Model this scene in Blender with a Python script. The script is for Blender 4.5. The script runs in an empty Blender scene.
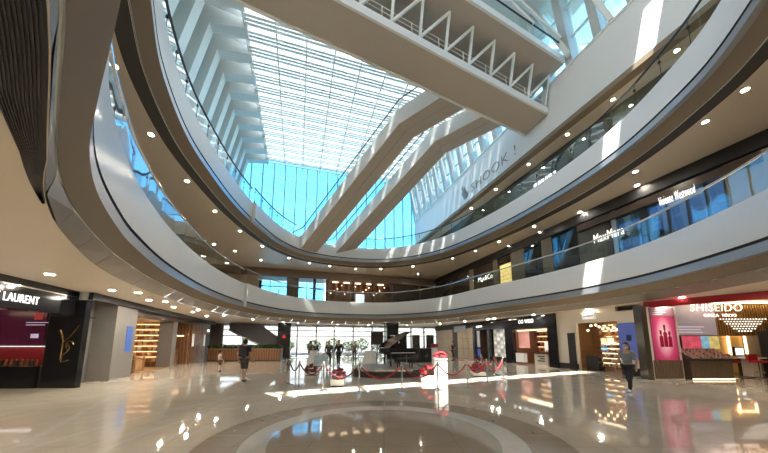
import bpy, bmesh, math, random
from mathutils import Vector, Matrix
random.seed(7)
scene = bpy.context.scene
COL = scene.collection
pi = math.pi

# ------------------------------------------------------------------ camera, sky, sun, exposure
F_PX, CY, PITCH, EYE = 285.0, 302.0, math.radians(8.0), 1.65
TH = math.radians(16.8)                       # the hall's long axis lies 16.8 degrees left of the view
cam_d = bpy.data.cameras.new('camera')
cam = bpy.data.objects.new('camera', cam_d); COL.objects.link(cam)
cam.location = (0, 0, EYE); cam.rotation_euler = (pi/2 + PITCH, 0, 0)
cam_d.sensor_width = 36.0; cam_d.lens = 36.0*F_PX/768.0
cam_d.shift_y = (CY - 226.5)/768.0
cam_d.clip_start = 0.05; cam_d.clip_end = 2000
scene.camera = cam

AX = Vector((-math.sin(TH), math.cos(TH), 0)); RX = Vector((math.cos(TH), math.sin(TH), 0))
sun_dir = (AX*0.30 + RX*0.22 + Vector((0, 0, -1))).normalized()      # light travels this way
world = bpy.data.worlds.new('world'); scene.world = world; world.use_nodes = True
wn = world.node_tree.nodes; wl = world.node_tree.links
bg = wn['Background']
sky = wn.new('ShaderNodeTexSky'); sky.sky_type = 'NISHITA'; sky.sun_disc = False
sky.sun_elevation = math.asin(-sun_dir.z); sky.sun_rotation = math.atan2(-sun_dir.x, -sun_dir.y)
sky.air_density = 1.0; sky.dust_density = 0.6; sky.ozone_density = 1.0
hs = wn.new('ShaderNodeHueSaturation'); hs.inputs['Saturation'].default_value = 0.4
wl.new(sky.outputs['Color'], hs.inputs['Color']); wl.new(hs.outputs['Color'], bg.inputs['Color']); bg.inputs['Strength'].default_value = 0.5
sl = bpy.data.lights.new('sun', 'SUN'); sl.energy = 9.0; sl.angle = math.radians(0.6); sl.color = (1.0, 0.95, 0.87)
so = bpy.data.objects.new('sun', sl); COL.objects.link(so); so.location = (0, 0, 60)
so.rotation_euler = sun_dir.to_track_quat('-Z', 'Y').to_euler()
vs = scene.view_settings
scene.display_settings.display_device = 'sRGB'
vs.view_transform = 'Standard'; vs.look = 'None'; vs.gamma = 1.0; vs.use_curve_mapping = False
vs.exposure = 1.85
scene.cycles.max_bounces = 8; scene.cycles.diffuse_bounces = 4; scene.cycles.glossy_bounces = 4
scene.cycles.transparent_max_bounces = 24; scene.cycles.sample_clamp_indirect = 6.0
scene.cycles.caustics_reflective = False; scene.cycles.caustics_refractive = False

# ------------------------------------------------------------------ photo pixels to places
def ray(u, v):
    x, y, z = u-384.0, F_PX, CY-v
    return Vector((x, y*math.cos(PITCH)-z*math.sin(PITCH), y*math.sin(PITCH)+z*math.cos(PITCH)))
def atz(u, v, z):                              # on the level plane z
    r = ray(u, v); k = (z-EYE)/r.z; return Vector((r.x*k, r.y*k, z))
def aty(u, v, y):                              # on the plane y, facing the view
    r = ray(u, v); k = y/r.y; return Vector((r.x*k, y, EYE+r.z*k))
def att(u, v, t):                              # on the wall plane t of the hall -> (t, s, z)
    r = ray(u, v); k = t/(r.dot(RX)); return Vector((t, k*r.dot(AX), EYE+k*r.z))
def ats(u, v, s):
    r = ray(u, v); k = s/(r.dot(AX)); return Vector((k*r.dot(RX), s, EYE+k*r.z))
def hall(t, s, z=0): return RX*t + AX*s + Vector((0, 0, z))
def st(p): return (p.dot(AX), p.dot(RX))

# ------------------------------------------------------------------ materials
MATS = {}
def mat(name, col, rough=0.5, metal=0.0, noise=0.0, nscale=4.0, bump=0.0, emit=0.0, ecol=None, spec=0.5, coat=0.0):
    if name in MATS: return MATS[name]
    m = bpy.data.materials.new(name); m.use_nodes = True; nt = m.node_tree; b = nt.nodes['Principled BSDF']
    b.inputs['Base Color'].default_value = (*col, 1); b.inputs['Roughness'].default_value = rough
    b.inputs['Metallic'].default_value = metal; b.inputs['Specular IOR Level'].default_value = spec
    b.inputs['Coat Weight'].default_value = coat
    tc = nt.nodes.new('ShaderNodeTexCoord'); nz = nt.nodes.new('ShaderNodeTexNoise')
    nz.inputs['Scale'].default_value = nscale; nz.inputs['Detail'].default_value = 4
    nt.links.new(tc.outputs['Object'], nz.inputs['Vector'])
    mx = nt.nodes.new('ShaderNodeMixRGB'); n = max(noise, 0.02)
    mx.inputs['Color1'].default_value = (*[c*(1-n) for c in col], 1); mx.inputs['Color2'].default_value = (*[min(1, c*(1+n)) for c in col], 1)
    nt.links.new(nz.outputs['Fac'], mx.inputs['Fac']); nt.links.new(mx.outputs['Color'], b.inputs['Base Color'])
    if bump:
        bp = nt.nodes.new('ShaderNodeBump'); bp.inputs['Strength'].default_value = bump
        nt.links.new(nz.outputs['Fac'], bp.inputs['Height']); nt.links.new(bp.outputs['Normal'], b.inputs['Normal'])
    if emit:
        b.inputs['Emission Color'].default_value = (*(ecol or col), 1); b.inputs['Emission Strength'].default_value = emit
    MATS[name] = m; return m
def glass(name, tint, rough=0.0, ior=1.5, gain=1.0, refl=(1, 1, 1)):
    if name in MATS: return MATS[name]
    m = bpy.data.materials.new(name); m.use_nodes = True; nt = m.node_tree; nt.nodes.clear()
    o = nt.nodes.new('ShaderNodeOutputMaterial'); mx = nt.nodes.new('ShaderNodeMixShader')
    tr = nt.nodes.new('ShaderNodeBsdfTransparent'); tr.inputs['Color'].default_value = (*tint, 1)
    gl = nt.nodes.new('ShaderNodeBsdfGlossy'); gl.inputs['Roughness'].default_value = rough; gl.inputs['Color'].default_value = (*refl, 1)
    fr = nt.nodes.new('ShaderNodeFresnel'); fr.inputs['IOR'].default_value = ior
    ml = nt.nodes.new('ShaderNodeMath'); ml.operation = 'MULTIPLY'; ml.inputs[1].default_value = gain; ml.use_clamp = True
    nt.links.new(fr.outputs[0], ml.inputs[0]); nt.links.new(ml.outputs[0], mx.inputs[0])
    nt.links.new(tr.outputs[0], mx.inputs[1]); nt.links.new(gl.outputs[0], mx.inputs[2]); nt.links.new(mx.outputs[0], o.inputs['Surface'])
    MATS[name] = m; return m
def wood(name, c1, c2, scale=3.0, rough=0.45):
    if name in MATS: return MATS[name]
    m = bpy.data.materials.new(name); m.use_nodes = True; nt = m.node_tree; b = nt.nodes['Principled BSDF']
    tc = nt.nodes.new('ShaderNodeTexCoord'); w = nt.nodes.new('ShaderNodeTexWave'); w.bands_direction = 'X'
    w.inputs['Scale'].default_value = scale; w.inputs['Distortion'].default_value = 6; w.inputs['Detail'].default_value = 3
    cr = nt.nodes.new('ShaderNodeValToRGB'); cr.color_ramp.elements[0].color = (*c1, 1); cr.color_ramp.elements[1].color = (*c2, 1)
    nt.links.new(tc.outputs['Object'], w.inputs['Vector']); nt.links.new(w.outputs['Color'], cr.inputs['Fac'])
    nt.links.new(cr.outputs['Color'], b.inputs['Base Color']); b.inputs['Roughness'].default_value = rough
    MATS[name] = m; return m
def marble(name, c1, c2, rough=0.05, scale=0.7, spec=0.6, ior=1.6):
    if name in MATS: return MATS[name]
    m = bpy.data.materials.new(name); m.use_nodes = True; nt = m.node_tree; b = nt.nodes['Principled BSDF']
    tc = nt.nodes.new('ShaderNodeTexCoord'); n1 = nt.nodes.new('ShaderNodeTexNoise'); n1.inputs['Scale'].default_value = scale
    n1.inputs['Detail'].default_value = 8; n1.inputs['Roughness'].default_value = 0.65; n1.inputs['Distortion'].default_value = 1.2
    cr = nt.nodes.new('ShaderNodeValToRGB'); cr.color_ramp.elements[0].position = 0.3; cr.color_ramp.elements[1].position = 0.7
    cr.color_ramp.elements[0].color = (*c1, 1); cr.color_ramp.elements[1].color = (*c2, 1)
    nt.links.new(tc.outputs['Object'], n1.inputs['Vector']); nt.links.new(n1.outputs['Fac'], cr.inputs['Fac'])
    br = nt.nodes.new('ShaderNodeTexBrick'); br.inputs['Scale'].default_value = 1.0; br.offset = 0.0
    br.inputs['Brick Width'].default_value = 1.2; br.inputs['Row Height'].default_value = 1.2; br.inputs['Mortar Size'].default_value = 0.006
    br.inputs['Color1'].default_value = (1, 1, 1, 1); br.inputs['Color2'].default_value = (0.95, 0.95, 0.95, 1); br.inputs['Mortar'].default_value = (0.72, 0.7, 0.66, 1)
    nt.links.new(tc.outputs['Object'], br.inputs['Vector'])
    mm = nt.nodes.new('ShaderNodeMixRGB'); mm.blend_type = 'MULTIPLY'; mm.inputs['Fac'].default_value = 1
    nt.links.new(cr.outputs['Color'], mm.inputs['Color1']); nt.links.new(br.outputs['Color'], mm.inputs['Color2'])
    nt.links.new(mm.outputs['Color'], b.inputs['Base Color'])
    b.inputs['Roughness'].default_value = rough; b.inputs['Specular IOR Level'].default_value = spec; b.inputs['IOR'].default_value = ior
    MATS[name] = m; return m

WHITE = mat('white_panel', (0.82, 0.82, 0.80), 0.32, spec=0.5, noise=0.02, nscale=0.6)
WALLW = mat('white_paint', (0.74, 0.77, 0.77), 0.5, noise=0.03, nscale=0.5)
STEELW = mat('white_steel', (0.78, 0.80, 0.77), 0.45, noise=0.03)
BAND = mat('blue_grey_metal', (0.40, 0.43, 0.47), 0.3, 0.5, noise=0.03)
TAUPE = mat('taupe_panel', (0.25, 0.20, 0.145), 0.6, noise=0.03, nscale=0.8, spec=0.15)
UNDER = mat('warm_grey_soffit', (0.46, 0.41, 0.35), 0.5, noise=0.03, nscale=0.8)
DARKG = mat('dark_groove', (0.045, 0.042, 0.038), 0.5)
CEIL = mat('cream_ceiling', (0.72, 0.64, 0.53), 0.42, noise=0.03, nscale=0.5)
MIRROR = mat('polished_panel', (0.25, 0.22, 0.185), 0.3, 0.15, noise=0.05)
GREYP = mat('grey_panel', (0.21, 0.195, 0.18), 0.35, noise=0.05)
BLACK = mat('gloss_black', (0.012, 0.012, 0.014), 0.12, noise=0.1)
MBLACK = mat('matt_black', (0.02, 0.02, 0.022), 0.5, noise=0.1)
DKSTEEL = mat('dark_steel', (0.06, 0.06, 0.065), 0.3, 0.7)
STEEL = mat('brushed_steel', (0.62, 0.62, 0.62), 0.22, 1.0, noise=0.05)
BEIGE = mat('beige_stone', (0.62, 0.56, 0.46), 0.3, noise=0.06, nscale=1.2)
TANST = mat('tan_stone', (0.40, 0.31, 0.21), 0.35, noise=0.15, nscale=2)
DKBRN = mat('dark_brown', (0.07, 0.045, 0.03), 0.3, noise=0.15)
WOOD = wood('walnut_wood', (0.16, 0.07, 0.03), (0.30, 0.15, 0.07), 1.4)
LWOOD = wood('oak_wood', (0.36, 0.2, 0.09), (0.52, 0.31, 0.15), 1.4)
RED = mat('red_gloss', (0.34, 0.008, 0.016), 0.5, noise=0.06)
GOLD = mat('gold_metal', (0.65, 0.42, 0.14), 0.25, 1.0)
LAMP = mat('lamp_glow', (1, 0.93, 0.8), 0.5, emit=100.0, ecol=(1, 0.88, 0.72))
LAMPL = mat('lamp_glow_low', (1, 0.93, 0.8), 0.5, emit=190.0, ecol=(1, 0.91, 0.78))
SIGNW = mat('sign_glow', (1, 1, 1), 0.5, emit=0.525, ecol=(1, 0.97, 0.92))
WARM = mat('warm_glow', (1, 0.8, 0.5), 0.5, emit=1.4, ecol=(1, 0.66, 0.34))
GLASS = glass('balustrade_glass', (0.80, 0.88, 0.85), ior=1.5, gain=1.6)
FGLASS = glass('facade_glass', (0.27, 0.53, 0.68), ior=1.45, gain=0.6)
def frosted(name):
    m = bpy.data.materials.new(name); m.use_nodes = True; nt = m.node_tree; nt.nodes.clear()
    o = nt.nodes.new('ShaderNodeOutputMaterial'); mx = nt.nodes.new('ShaderNodeMixShader'); mx.inputs[0].default_value = 0.35
    tr = nt.nodes.new('ShaderNodeBsdfTransparent'); tr.inputs['Color'].default_value = (0.62, 0.64, 0.64, 1); tl = nt.nodes.new('ShaderNodeBsdfTranslucent'); tl.inputs['Color'].default_value = (0.28, 0.30, 0.30, 1)
    nt.links.new(tr.outputs[0], mx.inputs[1]); nt.links.new(tl.outputs[0], mx.inputs[2]); nt.links.new(mx.outputs[0], o.inputs['Surface']); return m
FROST = frosted('fritted_roof_glass')
EGLASS = glass('entrance_glass', (0.42, 0.43, 0.43), ior=1.45)
CGLASS = glass('clear_glass', (0.94, 0.96, 0.95), ior=1.45)
BGLASS = glass('shop_glass', (0.62, 0.64, 0.62), ior=1.55, gain=2.4, refl=(0.75, 0.88, 1.0))
FLOOR = marble('polished_marble', (0.56, 0.48, 0.375), (0.66, 0.58, 0.465), 0.045)
FLOORD = marble('brown_marble', (0.36, 0.28, 0.20), (0.45, 0.36, 0.27), 0.05)
FLOORL = marble('cream_marble', (0.58, 0.52, 0.43), (0.68, 0.62, 0.53), 0.05)

# ------------------------------------------------------------------ mesh helpers
class MB:
    def __init__(s): s.v = []; s.f = []; s.smooth = False
    def add(s, vs_, fs_):
        o = len(s.v); s.v += [tuple(p) for p in vs_]; s.f += [tuple(i+o for i in f) for f in fs_]; return s
    def box(s, x0, x1, y0, y1, z0, z1):
        x0, x1 = sorted((x0, x1)); y0, y1 = sorted((y0, y1)); z0, z1 = sorted((z0, z1))
        return s.add([(x0,y0,z0),(x1,y0,z0),(x1,y1,z0),(x0,y1,z0),(x0,y0,z1),(x1,y0,z1),(x1,y1,z1),(x0,y1,z1)],
              [(0,3,2,1),(4,5,6,7),(0,1,5,4),(1,2,6,5),(2,3,7,6),(3,0,4,7)])
    def quad(s, a, b, c, d): return s.add([a, b, c, d], [(0,1,2,3)])
    def beam(s, p, q, w, h, up=(0, 0, 1)):
        p, q = Vector(p), Vector(q); d = (q-p).normalized(); up = Vector(up)
        sd = d.cross(up)
        if sd.length < 1e-4: sd = d.cross(Vector((1, 0, 0)))
        sd.normalize(); un = sd.cross(d).normalized(); a, b = sd*w/2, un*h/2
        return s.add([p-a-b, p+a-b, p+a+b, p-a+b, q-a-b, q+a-b, q+a+b, q-a+b], [(0,1,2,3),(7,6,5,4),(0,4,5,1),(1,5,6,2),(2,6,7,3),(3,7,4,0)])
    def tube(s, pts, r, n=8, cap=True):
        pts = [Vector(p) for p in pts]; rr = r if isinstance(r, (list, tuple)) else [r]*len(pts); rings = []
        ref = None
        for i, p in enumerate(pts):
            d = (pts[min(i+1, len(pts)-1)]-pts[max(i-1, 0)]).normalized()
            if ref is None: ref = Vector((1, 0, 0)) if abs(d.z) > 0.9 else Vector((0, 0, 1))
            a = d.cross(ref).normalized(); b = a.cross(d).normalized(); ref = b
            rings.append([p+a*math.cos(2*pi*k/n)*rr[i]+b*math.sin(2*pi*k/n)*rr[i] for k in range(n)])
        vs_ = [q for g in rings for q in g]; fs_ = []
        for i in range(len(pts)-1):
            for k in range(n): fs_.append((i*n+k, i*n+(k+1) % n, (i+1)*n+(k+1) % n, (i+1)*n+k))
        if cap: fs_.append(tuple(range(n-1, -1, -1))); fs_.append(tuple(range((len(pts)-1)*n, len(pts)*n)))
        s.smooth = True
        return s.add(vs_, fs_)
    def lathe(s, prof, n=16, c=(0, 0, 0)):
        vs_ = []; fs_ = []
        for (r, z) in prof: vs_ += [(c[0]+r*math.cos(2*pi*k/n), c[1]+r*math.sin(2*pi*k/n), c[2]+z) for k in range(n)]
        for i in range(len(prof)-1):
            for k in range(n): fs_.append((i*n+k, i*n+(k+1) % n, (i+1)*n+(k+1) % n, (i+1)*n+k))
        fs_.append(tuple(range(n-1, -1, -1))); fs_.append(tuple(range((len(prof)-1)*n, len(prof)*n)))
        s.smooth = True
        return s.add(vs_, fs_)
    def prism(s, poly, z0, z1):
        n = len(poly)
        return s.add([(x, y, z0) for x, y in poly]+[(x, y, z1) for x, y in poly],
            [tuple(range(n-1, -1, -1)), tuple(range(n, 2*n))]+[(i, (i+1) % n, n+(i+1) % n, n+i) for i in range(n)])
    def ball(s, c, r, n=8, m=6, sq=(1, 1, 1)):
        prof = [(max(1e-3, r*math.sin(pi*i/m)), -r*math.cos(pi*i/m)) for i in range(m+1)]; vs_ = []; fs_ = []
        for (rr, z) in prof: vs_ += [(c[0]+sq[0]*rr*math.cos(2*pi*k/n), c[1]+sq[1]*rr*math.sin(2*pi*k/n), c[2]+sq[2]*z) for k in range(n)]
        for i in range(m):
            for k in range(n): fs_.append((i*n+k, i*n+(k+1) % n, (i+1)*n+(k+1) % n, (i+1)*n+k))
        s.smooth = True
        return s.add(vs_, fs_)
    def mesh(s, name, material):
        me = bpy.data.meshes.new(name); me.from_pydata(s.v, [], s.f); me.update()
        if material: me.materials.append(material)
        if s.smooth:
            me.polygons.foreach_set('use_smooth', [True]*len(me.polygons))
            try: me.set_sharp_from_angle(angle=math.radians(40))
            except Exception: pass
        return me
    def build(s, name, material, parent=None, loc=None, rz=0):
        return link(name, s.mesh(name, material), parent, loc, rz)
def link(name, me, parent=None, loc=None, rz=0):
    o = bpy.data.objects.new(name, me); COL.objects.link(o)
    if parent: o.parent = parent
    if loc is not None: o.location = loc
    o.rotation_euler = (0, 0, rz)
    return o
def tag(o, label=None, cat=None, group=None, kind=None):
    if label: o['label'] = label
    if cat: o['category'] = cat
    if group: o['group'] = group
    if kind: o['kind'] = kind
    return o
def thing(name, label, cat, loc=(0, 0, 0), rz=0, group=None, kind=None):
    o = bpy.data.objects.new(name, None); COL.objects.link(o); o.location = loc; o.rotation_euler = (0, 0, rz); o.empty_display_size = 0.1
    return tag(o, label, cat, group, kind)
def in_hall(name, label, cat, t=0, s=0, z=0, group=None, kind=None):      # local x across the hall, local y along it
    return thing(name, label, cat, hall(t, s, z), TH, group, kind)
def part(name, m, parent, fn, *a, label=None):
    b = MB(); getattr(b, fn)(*a); o = b.build(name, m, parent)
    if label: o['label'] = label
    return o
def copy_tree(o, parent=None):
    c = o.copy(); COL.objects.link(c); c.parent = parent
    for ch in [x for x in bpy.data.objects if x.parent == o]: copy_tree(ch, c)
    return c
def letters(name, txt, size, m, parent, loc, rot, width=None, depth=0.01, align='CENTER', shear=0.0):
    cu = bpy.data.curves.new(name, 'FONT'); cu.body = txt; cu.size = size; cu.extrude = depth; cu.align_x = align; cu.align_y = 'CENTER'; cu.shear = shear; cu.resolution_u = 3; cu.offset = -0.012*size; cu.space_character = 1.08
    tmp = bpy.data.objects.new(name+'_tmp', cu); COL.objects.link(tmp)
    bpy.context.view_layer.update()
    me = bpy.data.meshes.new_from_object(tmp.evaluated_get(bpy.context.evaluated_depsgraph_get())); bpy.data.objects.remove(tmp)
    me.materials.clear(); me.materials.append(m)
    o = link(name, me, parent); o.location = loc; o.rotation_euler = rot
    if width and me.vertices:
        xs = [v.co.x for v in me.vertices]; o.scale.x = width/max(1e-3, max(xs)-min(xs))
    return o
def text_lines(parent, x0, x1, y, z, n, h=0.035, gap=0.07, m=None):      # lines of print too small to read
    for k in range(n):
        w = (x1-x0)*(1.0, 0.86, 0.93, 0.7)[k % 4]
        MB().box(x0, x0+w, y-0.004, y, z-k*gap-h, z-k*gap).build('print_line', m or SIGNW, parent)
FACE = (pi/2, 0, 0)                    # lettering that faces the camera end (-y)
FACE_L = (pi/2, 0, -pi/2)              # lettering on a right-hand wall, facing -x
FACE_R = (pi/2, 0, pi/2)               # lettering on a left-hand wall, facing +x

# ------------------------------------------------------------------ the ring of the atrium
def closed_curve(P, n):
    out = []; m = len(P)
    for i in range(m):
        p0, p1, p2, p3 = [Vector((*P[(i+k) % m], 0)) for k in (-1, 0, 1, 2)]
        for k in range(24):
            t = k/24
            out.append(0.5*((2*p1)+(p2-p0)*t+(2*p0-5*p1+4*p2-p3)*t*t+(3*p1-p0-3*p2+p3)*t**3))
    for _ in range(14):                # relax
        out = [(out[i-1]+out[i]*2+out[(i+1) % len(out)])/4 for i in range(len(out))]
    L = [0]
    for i in range(len(out)): L.append(L[-1]+(out[(i+1) % len(out)]-out[i]).length)
    res = []; j = 0
    for k in range(n):
        d = L[-1]*k/n
        while L[j+1] < d: j += 1
        f = (d-L[j])/(L[j+1]-L[j]); res.append(out[j].lerp(out[(j+1) % len(out)], f))
    return res
P2 = [(-1.0,0.92),(-1.97,1.8),(-3.1,2.75),(-4.0,3.55),(-4.9,4.55),(-5.85,5.9),(-6.8,7.5),(-8.2,10.6),(-9.6,15.2),(-10.2,19.8),(-9.8,24),(-8.2,27.7),(-4.5,30.2),(0.66,30.8),(5.3,27.5),(7.9,22.4),(9.9,18.4),(11.1,15.3),(11.6,12.4),(11.4,9.5),(10.7,6.6),(9.3,3.0),(6.6,0.2),(3.2,-1.0),(0.6,-0.4)]
P3 = [(-3.2,3.6),(-5.2,5.1),(-6.4,6.7),(-7.5,8.5),(-8.65,11.3),(-9.3,14),(-9.9,18),(-10.0,22.3),(-9.5,26),(-7.8,29),(-4,31),(0.7,31.4),(5.75,28.3),(9.2,22.2),(11.0,16.8),(11.6,12.9),(11.4,9.9),(10.8,7.6),(9.2,5.0),(6,3.0),(1,2.4)]
NR = 240
class Ring:
    def __init__(s, P):
        s.p = closed_curve(P, NR); s.n = []
        for i in range(NR):
            d = (s.p[(i+1) % NR]-s.p[i-1]).normalized(); s.n.append(Vector((-d.y, d.x, 0)))
        c = sum(s.p, Vector())/NR
        if (s.p[60]-c).dot(s.n[60]) < 0: s.n = [-q for q in s.n]
        # the fascia steps in a little along the far side
        s.step = min(range(NR), key=lambda i: (s.p[i]-Vector((-9.95, 20.6, 0))).length)
        s.end = min(range(NR), key=lambda i: (s.p[i]-Vector((8.8, 2.6, 0))).length)
        s.g = [1.0]*NR
    def at2(s, i, o, z): return s.at(i, o*s.g[i % NR], z)
    def at(s, i, o, z):
        i %= NR; q = s.p[i]+s.n[i]*o; return Vector((q.x, q.y, z))
    def off(s, i):
        i %= NR
        return -0.22 if s.step < i <= s.end else 0.0
    def sweep(s, prof, i0=0, i1=NR, g=False):
        b = MB(); k = len(prof); fs_ = []; b.smooth = True
        idx = list(range(i0, i1+1))
        vs_ = []
        for i in idx:
            for (o, z) in prof: vs_.append(s.at2(i, o, z) if g else s.at(i, o, z))
        for a in range(len(idx)-1):
            for j in range(k-1): fs_.append((a*k+j, (a+1)*k+j, (a+1)*k+j+1, a*k+j+1))
        return b.add(vs_, fs_)
R2, R3 = Ring(P2), Ring(P3)
R2.g = [0.5+0.75*min(1.0, max(0.0, (q.length-4.5)/6.5)) for q in R2.p]     # the lower edge trim is slimmer at the near corner
def outer_pt(p, T0, T1, S0, S1):       # push a ring point out to the hall's outer walls
    c = (14.0, 3.0); s_, t_ = st(p); ds, dt = s_-c[0], t_-c[1]
    k = 1e9
    if ds > 1e-6: k = min(k, (S1-c[0])/ds)
    if ds < -1e-6: k = min(k, (S0-c[0])/ds)
    if dt > 1e-6: k = min(k, (T1-c[1])/dt)
    if dt < -1e-6: k = min(k, (T0-c[1])/dt)
    return hall(c[1]+dt*k, c[0]+ds*k)
def deck(R, o, z, T0, T1, S0, S1, down):
    b = MB(); ins = [R.at2(i, o, z) for i in range(NR)]
    # corners exactly
    out = [outer_pt(R.p[i], T0, T1, S0, S1) for i in range(NR)]
    for (ct, cs) in ((T0, S0), (T0, S1), (T1, S0), (T1, S1)):
        cp = hall(ct, cs); j = min(range(NR), key=lambda i: (out[i]-cp).length); out[j] = cp
    out = [Vector((q.x, q.y, z)) for q in out]
    fs_ = []
    for i in range(NR):
        j = (i+1) % NR; f = (i, j, NR+j, NR+i); fs_.append(f if down else f[::-1])
    return b.add(ins+out, fs_)
# levels
ZC1, Z2, ZC2, Z3, ZC3, ZW, ZR = 3.55, 5.85, 10.2, 12.15, 16.0, 19.5, 25.2
T_L, T_R, S_B, S_F = -15.0, 24.0, -7.0, 38.0

# ------------------------------------------------------------------ floor with inlaid rings and strips
fl = MB(); fl.add([hall(T_L, S_B), hall(T_R, S_B), hall(T_R, S_F), hall(T_L, S_F)], [(0, 1, 2, 3)])
fl.add([hall(T_L, S_B, -0.3), hall(T_R, S_B, -0.3), hall(T_R, S_F, -0.3), hall(T_L, S_F, -0.3)], [(3, 2, 1, 0)])
floor = tag(fl.build('floor', FLOOR), 'polished beige marble floor of the atrium', 'floor', kind='structure')
def annulus(c, r0, r1, z, a0, a1, n=48):
    b = MB()
    for k in range(n):
        x0, x1 = a0+(a1-a0)*k/n, a0+(a1-a0)*(k+1)/n
        b.quad((c[0]+r1*math.cos(x0), c[1]+r1*math.sin(x0), z), (c[0]+r1*math.cos(x1), c[1]+r1*math.sin(x1), z),
               (c[0]+r0*math.cos(x1), c[1]+r0*math.sin(x1), z), (c[0]+r0*math.cos(x0), c[1]+r0*math.sin(x0), z))
    return b
CC = (0.0, 5.35)
disc = MB().prism([(CC[0]+1.95*math.cos(2*pi*k/64), CC[1]+1.95*math.sin(2*pi*k/64)) for k in range(64)], -0.01, 0.002)
disc.build('inlay_disc', FLOORD, floor)
for k in range(8):
    annulus(CC, 1.95, 2.36, 0.003, 2*pi*k/8+0.1, 2*pi*(k+1)/8+0.092, 12).build('inlay_ring_segment', FLOORL, floor)
for k in range(12):
    annulus(CC, 2.36, 3.05, 0.002, 2*pi*k/12, 2*pi*(k+1)/12-0.006, 10).build('inlay_border_segment', FLOORD, floor)
for (r0, r1) in ((4.3, 4.42), (5.5, 5.62), (9.6, 9.75)):
    annulus(CC, r0, r1, 0.002, 0.2, pi+0.4, 80).build('inlay_arc', FLOORL, floor)
for (u0, v0, u1, v1, w) in ((18, 447, 135, 384, 0.16), (640, 452, 560, 384, 0.14), (700, 430, 600, 381, 0.12), (150, 452, 235, 395, 0.1)):
    p, q = atz(u0, v0, 0.003), atz(u1, v1, 0.003); d = (q-p).normalized(); n_ = Vector((-d.y, d.x, 0))*w/2
    MB().quad(p+n_, p-n_, q-n_, q+n_).build('inlay_strip', FLOORL, floor)
for (u, v) in ((197, 425), (208, 440), (235, 431), (262, 421), (493, 421), (537, 423), (533, 433), (440, 399), (474, 408), (520, 413), (384, 452), (424, 444)):
    p = atz(u, v, 0.0); MB().lathe([(0.035, 0), (0.035, 0.004), (0.02, 0.006)], 10, p).build('floor_gold_dot', GOLD, floor)  # small gold discs laid at fixed points on the floor

# ------------------------------------------------------------------ slabs, soffits, fascias
def struct(o, label, cat): return tag(o, label, cat, kind='structure')
struct(deck(R2, 0.55, ZC1, T_L, T_R, S_B, S_F, True).build('ceiling', CEIL), 'cream soffit over the ground floor shops', 'ceiling')
struct(deck(R2, 0.05, Z2-0.05, T_L, T_R, S_B, S_F, False).build('floor', FLOOR), 'floor of the lower balcony', 'floor')
struct(deck(R3, 0.85, ZC2, T_L, T_R, S_B, S_F, True).build('ceiling', CEIL), 'cream soffit under the upper balcony with downlights', 'ceiling')
struct(deck(R3, 0.05, Z3-0.05, T_L, T_R, S_B, S_F, False).build('floor', FLOOR), 'floor of the upper balcony', 'floor')

def fascia(R, name, label, prof_low, z_white0, z_top, zband, facet):
    root = thing(name, label, 'balcony edge', kind='structure')
    secs = [(0, R.step), (R.step, R.end), (R.end, NR)]
    for (i0, i1) in secs:
        d = R.off(i0+1)
        R.sweep([(d, z_white0), (d-0.03, z_top-0.08), (d, z_top), (d+0.35, z_top), (d+0.35, z_top-0.3)], i0, i1).build('white_fascia', WHITE, root)
        R.sweep([(d+0.12, z_white0-0.1), (d+0.12, z_white0+0.02), (d, z_white0)], i0, i1).build('shadow_groove', DARKG, root)
        R.sweep([(d+0.3, zband), (d, zband), (d, z_white0-0.1), (d+0.12, z_white0-0.1)], i0, i1).build('metal_band', BAND, root)
        if d < 0:            # end caps of the step
            for ii in (i0, i1):
                MB().add([R.at(ii, d, zband), R.at(ii, 0.3, zband), R.at(ii, 0.3, z_top), R.at(ii, d, z_top)], [(0, 1, 2, 3)]).build('end_cap', WHITE, root)
    (oa, za), (ob, zb), (oc, zc) = prof_low
    R.sweep([(ob, zb), (oc, zc)], 0, NR).build('taupe_soffit', TAUPE, root)
    R.sweep([(ob+0.012, zb-0.012), (ob-0.012, zb+0.012), (ob-0.03, zb)], 0, NR).build('white_bead', STEELW, root)
    if facet:
        st_ = 4
        for i in range(0, NR, st_):
            a, b_, c, d = R.at2(i, oa, za), R.at2(i+st_, oa, za), R.at(i+st_, ob, zb), R.at(i, ob, zb)
            g = (b_-a)*0.004
            tilt = R.n[i % NR]*random.uniform(-0.02, 0.02)
            MB().quad(a+g+tilt, b_-g, c-g, d+g).build('metal_panel', MIRROR, root)
    else:
        R.sweep([(oa, za), (ob, zb)], 0, NR).build('dark_cove', DARKG, root)
    return root
fascia(R2, 'trim_1', 'white curved fascia of the lower balcony with polished panels beneath', [(0.55, ZC1), (0.27, 3.85), (0.0, 4.2)], 4.6, Z2+0.05, 4.2, True)
fascia(R3, 'trim_2', 'white curved fascia of the upper balcony with dark cove beneath', [(0.85, ZC2), (0.42, 10.3), (0.0, 10.62)], 10.98, Z3+0.05, 10.62, False)

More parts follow.
